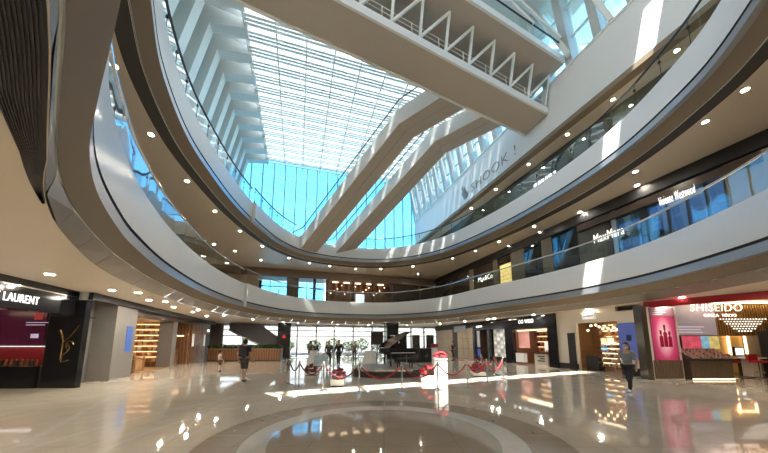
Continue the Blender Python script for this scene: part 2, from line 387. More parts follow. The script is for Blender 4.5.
ESC = [Vector((-7.7, 27.0, 0)), Vector((-5.13, 30.06, 0))]
def at_escalator(p):
    for e in ESC:
        q = Vector((p.x-e.x, p.y-e.y, 0)); y = q.x*0.643+q.y*0.766; x = q.x*0.766-q.y*0.643
        if -0.35 < y < 2.35 and abs(x) < 5: return True
    return False
def balustrade(R, z0, h, name, label, railmat, rail_r, lean, clips):
    root = thing(name, label, 'balustrade')
    step = 4
    for i in range(0, NR, step):
        if R is R3 and (at_escalator(R.p[i]) or at_escalator(R.p[(i+step) % NR]) or at_escalator(R.p[(i+2) % NR])): continue
        d = R.off(i+1)+0.12
        b = MB(); b.smooth = True
        vs_ = []; 
        for k in range(step+1):
            kk = i+k; sh = 0.02 if k == 0 else (-0.02 if k == step else 0)
            tg = (R.at(kk+1, 0, 0)-R.at(kk-1, 0, 0)).normalized()*sh
            vs_ += [R.at(kk, d, z0)+tg, R.at(kk, d-lean, z0+h)+tg]
        b.add(vs_, [(2*k, 2*k+2, 2*k+3, 2*k+1) for k in range(step)])
        b.build('glass_panel', GLASS, root)
        if clips:
            c = MB()
            for zz in (0.12, 0.75*h):
                p = R.at(i, d-0.02, z0+zz); c.box(p.x-0.035, p.x+0.035, p.y-0.035, p.y+0.035, p.z-0.05, p.z+0.05)
            p = R.at(i, d-0.01, z0); c.tube([p, p+Vector((0, 0, h))], 0.012, 6)
            c.build('glass_clip', DKSTEEL, root)
    for (i0, i1) in ((0, R.step), (R.step, R.end), (R.end, NR)):
        d = R.off(i0+1)+0.12-lean; run = []
        for i in range(i0, i1+2):
            if i <= i1 and not (R is R3 and at_escalator(R.p[i % NR])): run.append(R.at(i, d, z0+h+0.03))
            else:
                if len(run) > 1: MB().tube(run, rail_r, 8).build('handrail', railmat, root)
                run = []
    return root
balustrade(R2, Z2, 1.12, 'glass_balustrade', 'frameless glass balustrade with steel handrail along the lower balcony', STEEL, 0.045, 0.0, False)
balustrade(R3, Z3, 1.2, 'glass_balustrade', 'glass balustrade with dark handrail along the upper balcony', DKSTEEL, 0.05, 0.0, True)

# ------------------------------------------------------------------ outer walls
def slab(name, label, m, t0, t1, s0, s1, z0, z1, cat='wall'):
    o = MB().box(t0, t1, s0, s1, z0, z1).build(name, m, None, (0, 0, 0), TH); return struct(o, label, cat)
slab('wall_back', 'cream rear wall of the atrium', CEIL, T_L, T_R, S_B-0.3, S_B, 0, ZR+2, 'wall')
slab('wall_left', 'grey outer wall on the shop side', GREYP, T_L-0.3, T_L, S_B, S_F, 0, Z3)
slab('wall_right', 'outer wall behind the right hand shops', GREYP, T_R, T_R+0.3, S_B, S_F, 0, ZW)
# high white wall over the upper balcony
wr = struct(thing('wall_right', 'high white wall carrying grey lettering above the upper balcony', 'wall', (0, 0, 0), TH), 'high white wall carrying grey lettering above the upper balcony', 'wall')
part('wall_panel', WALLW, wr, 'box', 16.3, 16.6, S_B, S_F, ZC3, ZW)
part('wall_sill', STEELW, wr, 'box', 16.22, 17.2, S_B, S_F, ZW, ZW+0.12)
part('bottom_trim', TAUPE, wr, 'box', 16.2, 16.75, S_B, S_F, ZC3-0.32, ZC3)
part('soffit', CEIL, wr, 'box', 16.7, T_R, S_B, S_F, ZC3-0.1, ZC3)
LOGO = mat('grey_lettering', (0.25, 0.27, 0.28), 0.5)
letters('lettering', 'SHOOK !', 1.25, LOGO, wr, (16.27, 20.2, 17.05), FACE_L, width=6.2)
sw = MB()
for k in range(5):
    sw.tube([(16.27, 24.4+0.45*math.cos(a)+0.12*k, 16.9+0.2*k+0.35*math.sin(a)) for a in [x*pi/6 for x in range(2, 11)]], 0.035, 5)
sw.build('swirl_mark', LOGO, wr)
slab('wall_right', 'dark glossy shop wall of the upper balcony', mat('dark_green_glass', (0.05, 0.065, 0.055), 0.06, noise=0.2, nscale=0.5), 18.1, 18.3, S_B, S_F, Z3, ZC3-0.1)

# far glass facade
win = in_hall('window_1', 'tall blue glass facade at the far end above the upper balcony', 'window', kind='structure')
FMUL = mat('mullion_grey', (0.30, 0.34, 0.36), 0.4, 0.3); FINM = mat('fin_shade_grey', (0.50, 0.52, 0.51), 0.5)  # fin colour darkened to hold the shade on their near sides
FT0, FT1, FZ0, FZ1 = -9.4, 20.0, Z3, 25.9
nt_, nz_ = 21, 6
for i in range(nt_+1):
    t = FT0+(FT1-FT0)*i/nt_; part('mullion', FMUL, win, 'box', t-0.06, t+0.06, S_F-0.16, S_F+0.04, FZ0, FZ1)
for j in range(nz_+1):
    z = FZ0+(FZ1-FZ0)*j/nz_; part('transom', FMUL, win, 'box', FT0, FT1, S_F-0.03, S_F+0.03, z-0.015, z+0.015)
pane = MB().box(0, (FT1-FT0)/nt_-0.09, -0.008, 0.008, 0.03, (FZ1-FZ0)/nz_-0.03).mesh('pane', FGLASS)
for i in range(nt_):
    for j in range(nz_):
        o = link('pane', pane, win); o.location = (FT0+(FT1-FT0)*i/nt_+0.045, S_F, FZ0+(FZ1-FZ0)*j/nz_)
part('cross_beam', STEELW, win, 'box', FT0, FT1, S_F-0.7, S_F-0.2, 13.9, 14.3)

# left side frames: leaning box columns with beams up to the skylight
S_RIB = [6.6+2.02*k for k in range(16)]
def left_rib():
    r = thing('roof_frame', 'white boxed frame', 'frame', (0, 0, 0), TH, 'leaning white roof frames along the shop side')
    zt = 26.0
    def tt(z): return -6.6-0.205*(zt-z)
    b = MB(); w = 0.42; dp = 1.25
    b.add([(tt(Z3), -w, Z3), (tt(Z3), w, Z3), (tt(zt-1.6), w, zt-1.6), (tt(zt-1.6), -w, zt-1.6),
           (tt(Z3)-dp, -w, Z3), (tt(Z3)-dp, w, Z3), (tt(zt)-dp, w, zt), (tt(zt)-dp, -w, zt)],
          [(0,1,2,3),(7,6,5,4),(0,4,5,1),(1,5,6,2),(2,6,7,3),(3,7,4,0)])
    b.build('column', STEELW, r)
    c = MB(); t0, t1 = tt(zt-1.6), -4.5
    c.add([(t0, -w, zt-1.6), (t0, w, zt-1.6), (t1, w, 24.75), (t1, -w, 24.75), (tt(zt)-dp, -w, zt), (tt(zt)-dp, w, zt), (t1, w, 25.4), (t1, -w, 25.4)],
          [(3,2,1,0),(4,5,6,7),(0,1,5,4),(1,2,6,5),(2,3,7,6),(3,0,4,7)])
    c.build('beam', STEELW, r)
    return r
rib0 = left_rib()
for k, s_ in enumerate(S_RIB):
    o = rib0 if k == 0 else copy_tree(rib0)
    o.location = hall(0, s_)
    o['label'] = 'leaning white boxed roof frame above the upper balcony, opposite the lettered wall'
PANELG = mat('grey_infill', (0.34, 0.37, 0.35), 0.35, noise=0.05)
inf = in_hall('wall_left', 'grey panels between the leaning roof frames', 'wall', kind='structure')
for k in range(-5, len(S_RIB)):
    s_ = S_RIB[0]+2.02*k
    MB().add([(-6.6-0.205*(26-Z3)-0.9, s_+0.42, Z3), (-6.6-0.205*(26-Z3)-0.9, s_+1.6, Z3), (-7.5, s_+1.6, 26.0), (-7.5, s_+0.42, 26.0)], [(0, 1, 2, 3)]).build('panel', PANELG, inf)
    part('transom', STEELW, inf, 'box', -9.6, -8.9, s_+0.42, s_+1.6, 17.3, 17.5)

# right side fins with clerestory glass
win2 = in_hall('window_2', 'clerestory windows between leaning white fins above the high white wall', 'window', kind='structure')
def tr(z): return 16.4-0.16*(z-ZW)
for k in range(24):
    s_ = -4.5+1.85*k
    b = MB(); w = 0.24; z1 = 25.6
    b.add([(tr(ZW), s_-w, ZW+0.12), (tr(ZW), s_+w, ZW+0.12), (tr(z1), s_+w, z1), (tr(z1), s_-w, z1), (tr(ZW)+0.8, s_-w, ZW+0.12), (tr(ZW)+0.8, s_+w, ZW+0.12), (tr(z1)+0.8, s_+w, z1), (tr(z1)+0.8, s_-w, z1)],
          [(3,2,1,0),(4,5,6,7),(0,1,5,4),(1,2,6,5),(2,3,7,6),(3,0,4,7)])
    b.build('fin', FINM, win2)
    for j in range(3):
        za, zb = ZW+0.12+j*2.0, ZW+0.12+(j+1)*2.0
        MB().add([(tr(za)+0.5, s_+w, za), (tr(za)+0.5, s_+1.85-w, za), (tr(zb)+0.5, s_+1.85-w, zb), (tr(zb)+0.5, s_+w, zb)], [(0, 1, 2, 3)]).build('pane', FGLASS, win2)
        part('glazing_bar', STEELW, win2, 'box', tr(zb)+0.42, tr(zb)+0.58, s_+w, s_+1.85-w, zb-0.05, zb+0.05)

# skylight: slats, purlins, glass
skl = in_hall('window_3', 'louvred skylight of white slats over the atrium', 'window', kind='structure')
ST0, ST1, SS0 = -4.7, 15.5, 16.0
slat = MB().box(ST0, ST1, -0.14, 0.14, -0.015, 0.015).mesh('slat', STEELW)
ns = int((S_F-SS0)/0.30)
for k in range(ns):
    if k % 4 == 3: continue
    o = link('slat', slat, skl); o.location = (0, SS0+0.15+0.30*k, ZR); o.rotation_euler = (math.radians(13), 0, 0)
for k in range(10):
    t = ST0+(ST1-ST0)*k/9; part('purlin', STEELW, skl, 'box', t-0.05, t+0.05, SS0, S_F, ZR-0.26, ZR-0.16)
rp = MB().box(0, (ST1-ST0)/5-0.06, 0, (S_F-SS0)/5-0.03, -0.01, 0.01).mesh('roof_pane', FROST)
for i in range(5):
    for k in range(5):
        o = link('roof_pane', rp, skl); o.location = (ST0+(ST1-ST0)*i/5+0.03, SS0+(S_F-SS0)*k/5+0.015, ZR+0.62)
# unseen solid roof; its slot before the bridge is shaped to throw sun strips
rf = in_hall('ceiling', 'unseen white roof over the near part of the atrium, its slot shaped for the sun strip', 'ceiling', kind='structure')
part('roof_slab', WALLW, rf, 'box', -9.5, 18.5, S_B, 0.5, ZR+0.3, ZR+0.6)
rs = MB(); 
def slot(t): return 3.7+0.15*t
rs.add([(-9.5, slot(-9.5), ZR+0.3), (18.5, slot(18.5), ZR+0.3), (18.5, SS0, ZR+0.3), (-9.5, SS0, ZR+0.3), (-9.5, slot(-9.5), ZR+0.6), (18.5, slot(18.5), ZR+0.6), (18.5, SS0, ZR+0.6), (-9.5, SS0, ZR+0.6)],
       [(3,2,1,0),(4,5,6,7),(0,1,5,4),(1,2,6,5),(2,3,7,6),(3,0,4,7)]); rs.build('roof_slab', WALLW, rf)
rs = MB()
rs.add([(-9.5, 0.4, ZR+0.3), (18.5, 0.4, ZR+0.3), (18.5, slot(18.5)-0.9, ZR+0.3), (-9.5, slot(-9.5)-0.9, ZR+0.3)], [(3, 2, 1, 0)]); rs.build('roof_slab', WALLW, rf)
for k in range(9): part('slot_beam', STEELW, rf, 'box', -6+k*2.6, -5.8+k*2.6, 0.5, 7.5, ZR+0.1, ZR+0.4)
part('roof_edge', WALLW, rf, 'box', -9.5, -4.7, SS0, S_F, ZR+0.8, ZR+0.9)
part('roof_edge', WALLW, rf, 'box', ST1, 18.5, SS0, S_F, ZR+0.8, ZR+0.9)

# ------------------------------------------------------------------ bridge across the void
br = in_hall('bridge', 'two level white bridge with a truss side crossing high over the atrium', 'bridge')
def skew(name, m, t0, t1, s0, s1, z0, z1, k=0.165):
    b = MB(); b.add([(t0, s0+k*t0, z0), (t1, s0+k*t1, z0), (t1, s1+k*t1, z0), (t0, s1+k*t0, z0), (t0, s0+k*t0, z1), (t1, s0+k*t1, z1), (t1, s1+k*t1, z1), (t0, s1+k*t0, z1)],
        [(0,3,2,1),(4,5,6,7),(0,1,5,4),(1,2,6,5),(2,3,7,6),(3,0,4,7)])
    return b.build(name, m, br)
BT0, BT1 = -9.2, 16.25
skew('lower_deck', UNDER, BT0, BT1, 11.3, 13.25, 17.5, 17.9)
skew('deck_edge', WALLW, BT0, BT1, 11.18, 11.3, 17.5, 17.98)
skew('deck_edge', STEELW, BT0, BT1, 13.25, 13.4, 17.42, 17.8)
skew('deck_gutter', DARKG, BT0, BT1, 11.3, 11.5, 17.9, 18.02)
for z in (18.3, 18.6):
    b = MB(); b.tube([(BT0, 11.22+0.165*BT0, z), (BT1, 11.22+0.165*BT1, z)], 0.022, 6); b.build('rail', STEELW, br)
for k in range(15):
    t = BT0+0.4+1.75*k; b = MB(); b.tube([(t, 11.22+0.165*t, 17.9), (t, 11.22+0.165*t, 18.62)], 0.025, 6); b.build('rail_post', STEELW, br)
tk = [5.72+1.71*k for k in range(-8, 7)]
for k, t in enumerate(tk):
    if t > BT1: continue
    MB().beam((t, 11.02+0.165*t+0.25, 18.0), (t, 10.45+0.165*t+0.25, 20.0), 0.13, 0.13).build('truss_post', STEELW, br)
    if k+1 < len(tk) and tk[k+1] < BT1+0.3:
        t2 = tk[k+1]; MB().beam((t, 11.02+0.165*t+0.25, 18.05), (t2, 10.45+0.165*t2+0.25, 19.95), 0.12, 0.12).build('truss_diagonal', STEELW, br)
skew('upper_deck', UNDER, BT0, BT1, 10.0, 14.8, 20.0, 20.3, 0.15)
skew('deck_edge', WALLW, BT0, BT1, 9.86, 10.0, 20.0, 20.42, 0.15)
for k in range(12):
    t0 = BT0+2.1*k; t1 = min(t0+2.05, BT1)
    MB().quad((t0, 9.95+0.15*t0, 20.42), (t1, 9.95+0.15*t1, 20.42), (t1, 9.95+0.15*t1, 21.4), (t0, 9.95+0.15*t0, 21.4)).build('glass_panel', GLASS, br)
b = MB(); b.tube([(BT0, 9.95+0.15*BT0, 21.42), (BT1, 9.95+0.15*BT1, 21.42)], 0.05, 6); b.build('handrail', DKSTEEL, br)
for (p, q, w_) in (((15.6, 13.6, 25.2), (16.2, 12.0, 20.2), 0.3), ((15.6, 10.9, 25.2), (16.2, 9.4, 19.6), 0.26), ((12.6, 13.0, 25.2), (15.9, 12.2, 21.6), 0.16), ((9.5, 12.6, 25.2), (13.4, 11.9, 21.4), 0.14)):
    MB().beam(p, q, w_, w_).build('strut', STEELW, br)

# ------------------------------------------------------------------ twin escalators from the far balcony to the bridge
ESC_RZ = math.atan2(-0.643, 0.766)
def escalator(label, loc, xe, flat):
    r = thing('escalator', label, 'escalator', loc, ESC_RZ, 'pair of long escalators below the skylight')
    g = math.tan(math.radians(30)); ze = xe*g; W = 2.0
    path = [(-2.6, -0.45), (-0.8, -0.45), (xe, ze), (xe+flat, ze+0.12)]
    def strip(y0, y1, dz0, dz1, nm, m):
        b = MB()
        for (xa, za), (xb, zb) in zip(path[:-1], path[1:]):
            b.add([(xa, y0, za+dz0), (xb, y0, zb+dz0), (xb, y1, zb+dz0), (xa, y1, za+dz0), (xa, y0, za+dz1), (xb, y0, zb+dz1), (xb, y1, zb+dz1), (xa, y1, za+dz1)],
                  [(0,3,2,1),(4,5,6,7),(0,1,5,4),(2,3,7,6)])
        (xa, za), (xb, zb) = path[0], path[-1]
        b.add([(xa, y0, za+dz0), (xa, y1, za+dz0), (xa, y1, za+dz1), (xa, y0, za+dz1), (xb, y0, zb+dz0), (xb, y1, zb+dz0), (xb, y1, zb+dz1), (xb, y0, zb+dz1)], [(0,3,2,1),(4,5,6,7)])
        return b.build(nm, m, r)
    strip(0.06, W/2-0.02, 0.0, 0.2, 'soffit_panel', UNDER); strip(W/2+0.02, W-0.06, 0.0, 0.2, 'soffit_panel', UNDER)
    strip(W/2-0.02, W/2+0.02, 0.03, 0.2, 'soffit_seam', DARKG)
    strip(0.0, 0.06, -0.02, 1.25, 'side_panel', WHITE); strip(W-0.06, W, -0.02, 1.25, 'side_panel', WHITE)
    strip(0.3, W-0.3, 0.95, 1.05, 'step_band', DKSTEEL)
    for y in (0.1, W-0.1):
        n = 9
        for k in range(n):
            x0 = -0.6+(xe+0.6)*k/n+0.02; x1 = -0.6+(xe+0.6)*(k+1)/n-0.02
            MB().quad((x0, y, max(-0.45, x0*g)+1.25), (x1, y, x1*g+1.25), (x1, y, x1*g+2.1), (x0, y, max(-0.45, x0*g)+2.1)).build('glass_panel', GLASS, r)
        b = MB(); b.tube([(-2.6, y, 1.62), (-0.8, y, 1.66), (xe, y, ze+2.13), (xe+flat, y, ze+2.2)], 0.05, 6); b.build('handrail', DKSTEEL, r)
    return r
escalator('long white escalator rising to the bridge, the one farther from the lettered wall', (-7.7, 27.0, 11.5), 11.5, 4.6)
escalator('long white escalator rising to the bridge, the one nearer the lettered wall', (-5.13, 30.06, 11.5), 12.3, 5.4)

# ------------------------------------------------------------------ downlights
lamp_r = MB().lathe([(0.125, 0.0), (0.13, -0.015), (0.10, -0.018), (0.095, -0.005)], 16).mesh('trim_ring', STEELW)
lamp_l = MB().lathe([(0.09, -0.006), (0.09, -0.012)], 16).mesh('lens', LAMPL)
lamp_d = MB().lathe([(0.09, -0.006), (0.09, -0.012)], 16).mesh('lens', LAMP)
def downlight(p, label, group, sc=1.0, R=None):
    if R:                                # keep clear of the curved edge trim
        i = min(range(NR), key=lambda k: (R.p[k].xy-p.xy).length); o_ = (p-R.p[i]).xy.dot(R.n[i].xy); far_ = 1.15
        if o_ < 1.15: p = R.at(i, 1.15, p.z)
    r = thing('downlight', label, 'downlight', p, 0, group)
    a = link('trim_ring', lamp_r, r); c = link('lens', lamp_l if p.z < 5 else lamp_d, r); r.scale = (sc, sc, 1)
    return r
low = [(38,215),(50,274),(112,290),(149,300),(174,307),(193,312),(207,316),(219,310),(191,302),(161,293),(244,315),(262,319),(285,322),(310,322),(340,324),(370,324),(407,325),(434,320),(440,324),(462,318),(457,321),(490,318),(528,314),(560,308),(608,299),(640,297),(730,283)]
for (u, v) in low: downlight(atz(u, v, ZC1-0.001), 'unseen downlight added out of view to brighten the near floor', 'downlights over the ground floor shops', 1.0, R2)
hi = [(128,68),(158,138),(187,181),(215,211),(240,231),(214,244),(235,251),(265,246),(291,257),(261,260),(356,269),(381,269),(409,264),(443,255),(468,250),(496,240),(453,273),(468,266),(486,258),(509,246),(418,274),(532,225),(540,232),(580,212),(624,173),(637,185),(692,124),(724,92),(330,266),(310,262)]
for (t, s_) in ((-11, 3), (-7, 5), (-11, 7), (-9.5, -2), (-5, -1), (-1, -3.5), (3, -3.5), (7, -3), (11, -2), (14, 1), (15, 4.5), (-5, -5), (5, -5.5)): downlight(hall(t, s_, ZC1-0.001), 'unseen downlight added out of view to brighten the near floor', 'downlights over the ground floor shops', 1.0, R2)  # lamps added out of view to brighten the near floor and soffit
for (u, v) in hi: downlight(atz(u, v, ZC2-0.001), 'round recessed downlight in the cream soffit beneath the upper balcony', 'downlights beneath the upper balcony', 1.0, R3)
for (t, s_) in ((17.35, 7.5), (17.35, 10.5), (17.35, 13.5), (17.35, 17), (17.35, 21), (17.35, 25)):
    downlight(hall(t, s_, ZC3-0.101), 'round recessed downlight in the soffit behind the high white wall', 'downlights behind the high white wall')
# black slatted ceiling grille next to the near balcony edge
gr = thing('ceiling_grille', 'black slatted air grille in the cream soffit beside the lower balcony edge', 'grille')
gi = min(range(NR), key=lambda i: (R2.p[i]-Vector((-4.35, 4.1, 0))).length)
gl_ = list(range(gi-16, gi+1)); nb = 13
def ga(i): return 0.55*R2.g[i % NR]
def gw(i): return 0.02+0.24*min(1.0, (gi-i)/7.0)
for k in range(nb):
    f = (k+0.5)/nb
    b = MB()
    for i in gl_[:-1]:
        b.beam(R2.at(i, ga(i)+0.02+f*gw(i), ZC1-0.012), R2.at(i+1, ga(i+1)+0.02+f*gw(i+1), ZC1-0.012), 0.008, 0.022)
    b.build('grille_slat', MBLACK, gr)
b = MB()
for i in gl_[:-1]: b.quad(R2.at(i, ga(i)+0.01, ZC1-0.002), R2.at(i+1, ga(i+1)+0.01, ZC1-0.002), R2.at(i+1, ga(i+1)+0.03+gw(i+1), ZC1-0.002), R2.at(i, ga(i)+0.03+gw(i), ZC1-0.002))
b.build('grille_back', MBLACK, gr)

# ------------------------------------------------------------------ outside: plaza and planting seen through the entrance
tag(MB().box(-30, 50, S_F+0.1, S_F+80, -0.3, -0.02).build('ground', mat('plaza_paving', (0.42, 0.41, 0.39), 0.7, noise=0.15), None, (0, 0, 0), TH), 'pale paved plaza outside the entrance', 'ground', kind='structure')
LEAF = mat('leaf_green', (0.09, 0.2, 0.04), 0.6, noise=0.5, nscale=6); LEAFD = mat('leaf_dark', (0.03, 0.075, 0.02), 0.6, noise=0.5, nscale=6)
def leaf_cloud(cx, cy, cz, rx, ry, rz_, n, size, seed):
    rnd = random.Random(seed); b = MB()
    for _ in range(n):
        a = rnd.uniform(0, 2*pi); c = rnd.uniform(-1, 1); q = rnd.uniform(0.55, 1)**0.5; sq = math.sqrt(1-c*c)
        p = Vector((cx+rx*q*sq*math.cos(a), cy+ry*q*sq*math.sin(a), cz+rz_*q*c))
        d = Vector((rnd.gauss(0, 1), rnd.gauss(0, 1), rnd.gauss(0, 1))).normalized(); e = d.cross(Vector((rnd.gauss(0, 1), rnd.gauss(0, 1), rnd.gauss(0, 1)))).normalized()
        b.add([p-d*size, p+e*size*0.4, p+d*size, p-e*size*0.4], [(0, 1, 2, 3)])
    return b
for k, (t, s_, h) in enumerate(((2.5, 46, 1.9), (5.5, 47, 2.2), (8.0, 46, 1.8), (10.5, 48, 2.3), (13.0, 47, 2.0), (-1.5, 48, 2.1), (16, 47, 2.4))):
    r = in_hall('shrub', 'leafy green shrub on the plaza outside the entrance glass', 'shrub', t, s_, -0.02, 'shrubs outside the entrance')
    leaf_cloud(0, 0, h*0.58, 1.2, 1.0, h*0.45, 260, 0.2, k).build('foliage', LEAF, r)
    b = MB(); b.tube([(0, 0, 0), (0.05, 0, h*0.5)], [0.07, 0.04], 6); b.build('stem', DKBRN, r)

# ------------------------------------------------------------------ ground floor: far end
S_E = 33.0
def rect(u0, u1, v0, v1, t):            # photo rectangle on the wall plane t -> s0, s1, z0, z1
    um = (u0+u1)/2; sa, sb = att(u0, 342, t).y, att(u1, 342, t).y
    return min(sa, sb), max(sa, sb), att(um, v1, t).z, att(um, v0, t).z
def rects(u0, u1, v0, v1, s_):          # the same on a cross plane s -> t0, t1, z0, z1
    um = (u0+u1)/2
    return ats(u0, 342, s_).x, ats(u1, 342, s_).x, ats(um, v1, s_).z, ats(um, v0, s_).z
def recty(u0, u1, v0, v1, y):           # on a plane that faces the view -> x0, x1, z0, z1
    um = (u0+u1)/2
    return aty(u0, 342, y).x, aty(u1, 342, y).x, aty(um, v1, y).z, aty(um, v0, y).z
w4 = in_hall('window_4', 'glazed entrance front with grey frames at the far end of the hall', 'window', kind='structure')
et = [ats(u, 342, S_E).x for u in (222, 243, 263, 297, 316, 334, 353, 372, 398, 411, 424, 437)]
EG = mat('frame_grey', (0.35, 0.36, 0.37), 0.4, 0.5)
for t in et: part('mullion', EG, w4, 'box', t-0.07, t+0.07, S_E-0.1, S_E+0.1, 0, ZC1)
for z in (0.08, 2.3, 2.9, ZC1-0.05): part('transom', EG, w4, 'box', et[0], et[-1], S_E-0.06, S_E+0.06, z-0.05, z+0.05)
for a, c in zip(et[:-1], et[1:]):
    for (z0, z1) in ((0.13, 2.25), (2.35, 2.85), (2.95, ZC1-0.1)): part('pane', EGLASS, w4, 'box', a+0.07, c-0.07, S_E-0.01, S_E+0.01, z0, z1)
slab('wall_far', 'grey wall beside the entrance', GREYP, T_L, et[0]-0.08, S_E, S_E+0.3, 0, ZC1)
slab('wall_far', 'tan wall beside the far shops', TANST, et[-1]+0.08, T_R, S_E, S_E+0.3, 0, ZC1)
# black pillars
def pillar(u, w, s_, label, mark):
    t = ats(u, 342, s_).x; r = in_hall('pillar', label, 'pillar', t, s_)
    part('shaft', BLACK, r, 'box', -w/2, w/2, -w/2, w/2, 0.12, ZC1-0.001); part('plinth', DKSTEEL, r, 'box', -w/2-0.03, w/2+0.03, -w/2-0.03, w/2+0.03, 0, 0.12)
    if mark == 'red': 
        b = MB()
        for k in range(6): b.beam((0, -w/2-0.01, 2.1), (0.2*math.cos(k*pi/5), -w/2-0.01, 2.1+0.28*math.sin(k*pi/5)), 0.02, 0.05)
        b.build('red_emblem', mat('red_glow', (0.6, 0.03, 0.03), 0.5, emit=0.21), r)
    else: text_lines(r, -0.3, 0.35, -w/2, 2.3, 1, 0.05, 0.07, mat('dim_print', (0.6, 0.55, 0.75), 0.5, emit=0.12))
    return r
pillar(284, 1.25, 31.2, 'wide glossy black square pillar with a small red emblem', 'red')
pillar(391, 1.2, 27.5, 'glossy black square pillar with small white lettering by the piano', 'txt')
# side escalator behind the hedge
es = in_hall('escalator', 'grey enclosed escalator rising behind the hedge planter', 'escalator', ats(285, 342, 31).x, 31.9)
b = MB(); L_ = ats(285, 342, 31).x-ats(226, 342, 31).x
b.add([(0, 0, 0.0), (-L_, 0, ZC1-0.8), (-L_, 0, ZC1-0.02), (-2.6, 0, ZC1-0.02), (0, 0, 1.5), (0, 0.9, 0.0), (-L_, 0.9, ZC1-0.8), (-L_, 0.9, ZC1-0.02), (-2.6, 0.9, ZC1-0.02), (0, 0.9, 1.5)],
      [(0,1,2,3,4),(9,8,7,6,5),(0,5,6,1),(4,3,8,9),(0,4,9,5),(1,6,7,2)]); b.build('side_panel', mat('slate_panel', (0.13, 0.13, 0.14), 0.35), es)
b = MB(); b.tube([(0, -0.05, 1.6), (-2.6, -0.05, ZC1-0.05)], 0.04, 6); b.build('handrail', STEEL, es)
b = MB(); b.beam((0, -0.03, 0.1), (-L_, -0.03, ZC1-0.72), 0.03, 0.12); b.build('edge_trim', STEEL, es)
# hedge planter
hp = thing('hedge_planter', 'long wooden planter box with a clipped green hedge', 'planter', (0, 0, 0), 0)
hy = 25.5; hx0, hx1 = aty(208, 342, hy).x, aty(281, 342, hy).x
for k in range(12):
    xa = hx0+(hx1-hx0)*k/12; part('wood_panel', WOOD, hp, 'box', xa+0.01, xa+(hx1-hx0)/12-0.01, hy-0.02, hy, 0.08, 1.02)
part('box_body', DKBRN, hp, 'box', hx0, hx1, hy, hy+0.6, 0, 1.0); part('cap', LWOOD, hp, 'box', hx0-0.02, hx1+0.02, hy-0.05, hy+0.65, 1.02, 1.07)
b = MB()
for k in range(14):
    c = leaf_cloud(hx0+(hx1-hx0)*(k+0.5)/14, hy+0.3, 1.22, 0.42, 0.3, 0.2, 150, 0.1, 50+k); b.add(c.v, c.f)
o = b.build('hedge', LEAFD, hp); o['kind'] = 'stuff'

# ------------------------------------------------------------------ left hand shops
t_l = -8.0
# perfume shop: black header along the passage, counter wall facing the hall
ysl = thing('perfume_shop', 'glossy black perfume shop front with white sign and gold monogram panel', 'shop')
yy = 10.6
hdr = MB(); a0 = hall(t_l, 4.0); a1 = hall(t_l, 13.6); n_ = RX*0.3
for (p0, p1, z0, z1, nm, m) in ((a0, a1, 2.62, 3.3, 'header', BLACK), (a0, a1, 3.3, 3.34, 'header_trim', STEEL), (a0, a1, 3.34, ZC1-0.001, 'top_fascia', BLACK)):
    b = MB(); b.add([(*p0.xy, z0), (*p1.xy, z0), (*(p1-n_).xy, z0), (*(p0-n_).xy, z0), (*p0.xy, z1), (*p1.xy, z1), (*(p1-n_).xy, z1), (*(p0-n_).xy, z1)],
        [(0,3,2,1),(4,5,6,7),(0,1,5,4),(1,2,6,5),(2,3,7,6),(3,0,4,7)]); b.build(nm, m, ysl)
pz = att(17, 298, t_l+0.02)
letters('sign_lettering', 'SAINT LAURENT', 0.36, SIGNW, ysl, hall(t_l+0.03, 11.85, 2.93), (pi/2, 0, TH+pi/2), width=2.0, align='RIGHT')
x0, x1, z0, z1 = recty(46, 81, 300, 387, yy)
part('monogram_panel', BLACK, ysl, 'box', x0, x1, yy, yy+0.2, 0, z1)
gm = MB(); cx = (x0+x1)/2+0.1; cz = aty(63, 345, yy).z
gm.tube([(cx-0.28, yy-0.015, cz+0.55), (cx-0.1, yy-0.015, cz+0.15), (cx-0.12, yy-0.015, cz-0.5)], 0.014, 5)
gm.tube([(cx+0.42, yy-0.015, cz+0.72), (cx+0.12, yy-0.015, cz+0.3), (cx-0.1, yy-0.015, cz+0.1)], 0.014, 5)
gm.tube([(cx+0.16+0.14*math.cos(a), yy-0.015, cz+0.16*math.sin(a)*(1 if a < pi else 1)-0.02+(0 if a < pi else 0)) for a in [0.3+x*0.35 for x in range(14)]], 0.013, 5)
gm.tube([(cx+0.02+0.15*math.sin(a), yy-0.015, cz-0.3+0.12*a) for a in [x*0.4 for x in range(-4, 9)]], 0.013, 5)
gm.tube([(cx-0.1, yy-0.015, cz+0.05), (cx-0.08, yy-0.015, cz-0.62), (cx+0.2, yy-0.015, cz-0.55)], 0.013, 5)
gm.build('gold_monogram', GOLD, ysl)
xs0, xs1, zs0, zs1 = recty(-40, 46, 305, 345, yy+0.3)
part('back_wall', MBLACK, ysl, 'box', xs0-2, xs1, yy+0.35, yy+0.6, 0, 2.75)
part('screen', mat('plum_screen', (0.05, 0.007, 0.028), 0.2, noise=0.6, nscale=0.9, emit=0.042, ecol=(0.16, 0.02, 0.05)), ysl, 'box', xs0, xs1-0.12, yy+0.3, yy+0.35, zs0, zs1-0.1)
xm = aty(26, 330, yy).x
part('red_light_beam', mat('red_print', (0.5, 0.01, 0.02), 0.3, emit=0.028), ysl, 'box', xm-0.12, xm+0.2, yy+0.285, yy+0.3, (zs0+zs1)/2+0.2, zs1-0.1)
text_lines(ysl, xm-0.4, xm+0.45, yy+0.29, (zs0+zs1)/2+0.1, 2, 0.03, 0.09, mat('dim_print', (0.6, 0.55, 0.75), 0.5, emit=0.12))
text_lines(ysl, xm-0.15, xm+0.15, yy+0.29, zs0+0.42, 1, 0.16, 0.1, mat('dim_print', (0.6, 0.55, 0.75)))
x0, x1, z0, z1 = recty(-45, 42, 346, 366, yy)
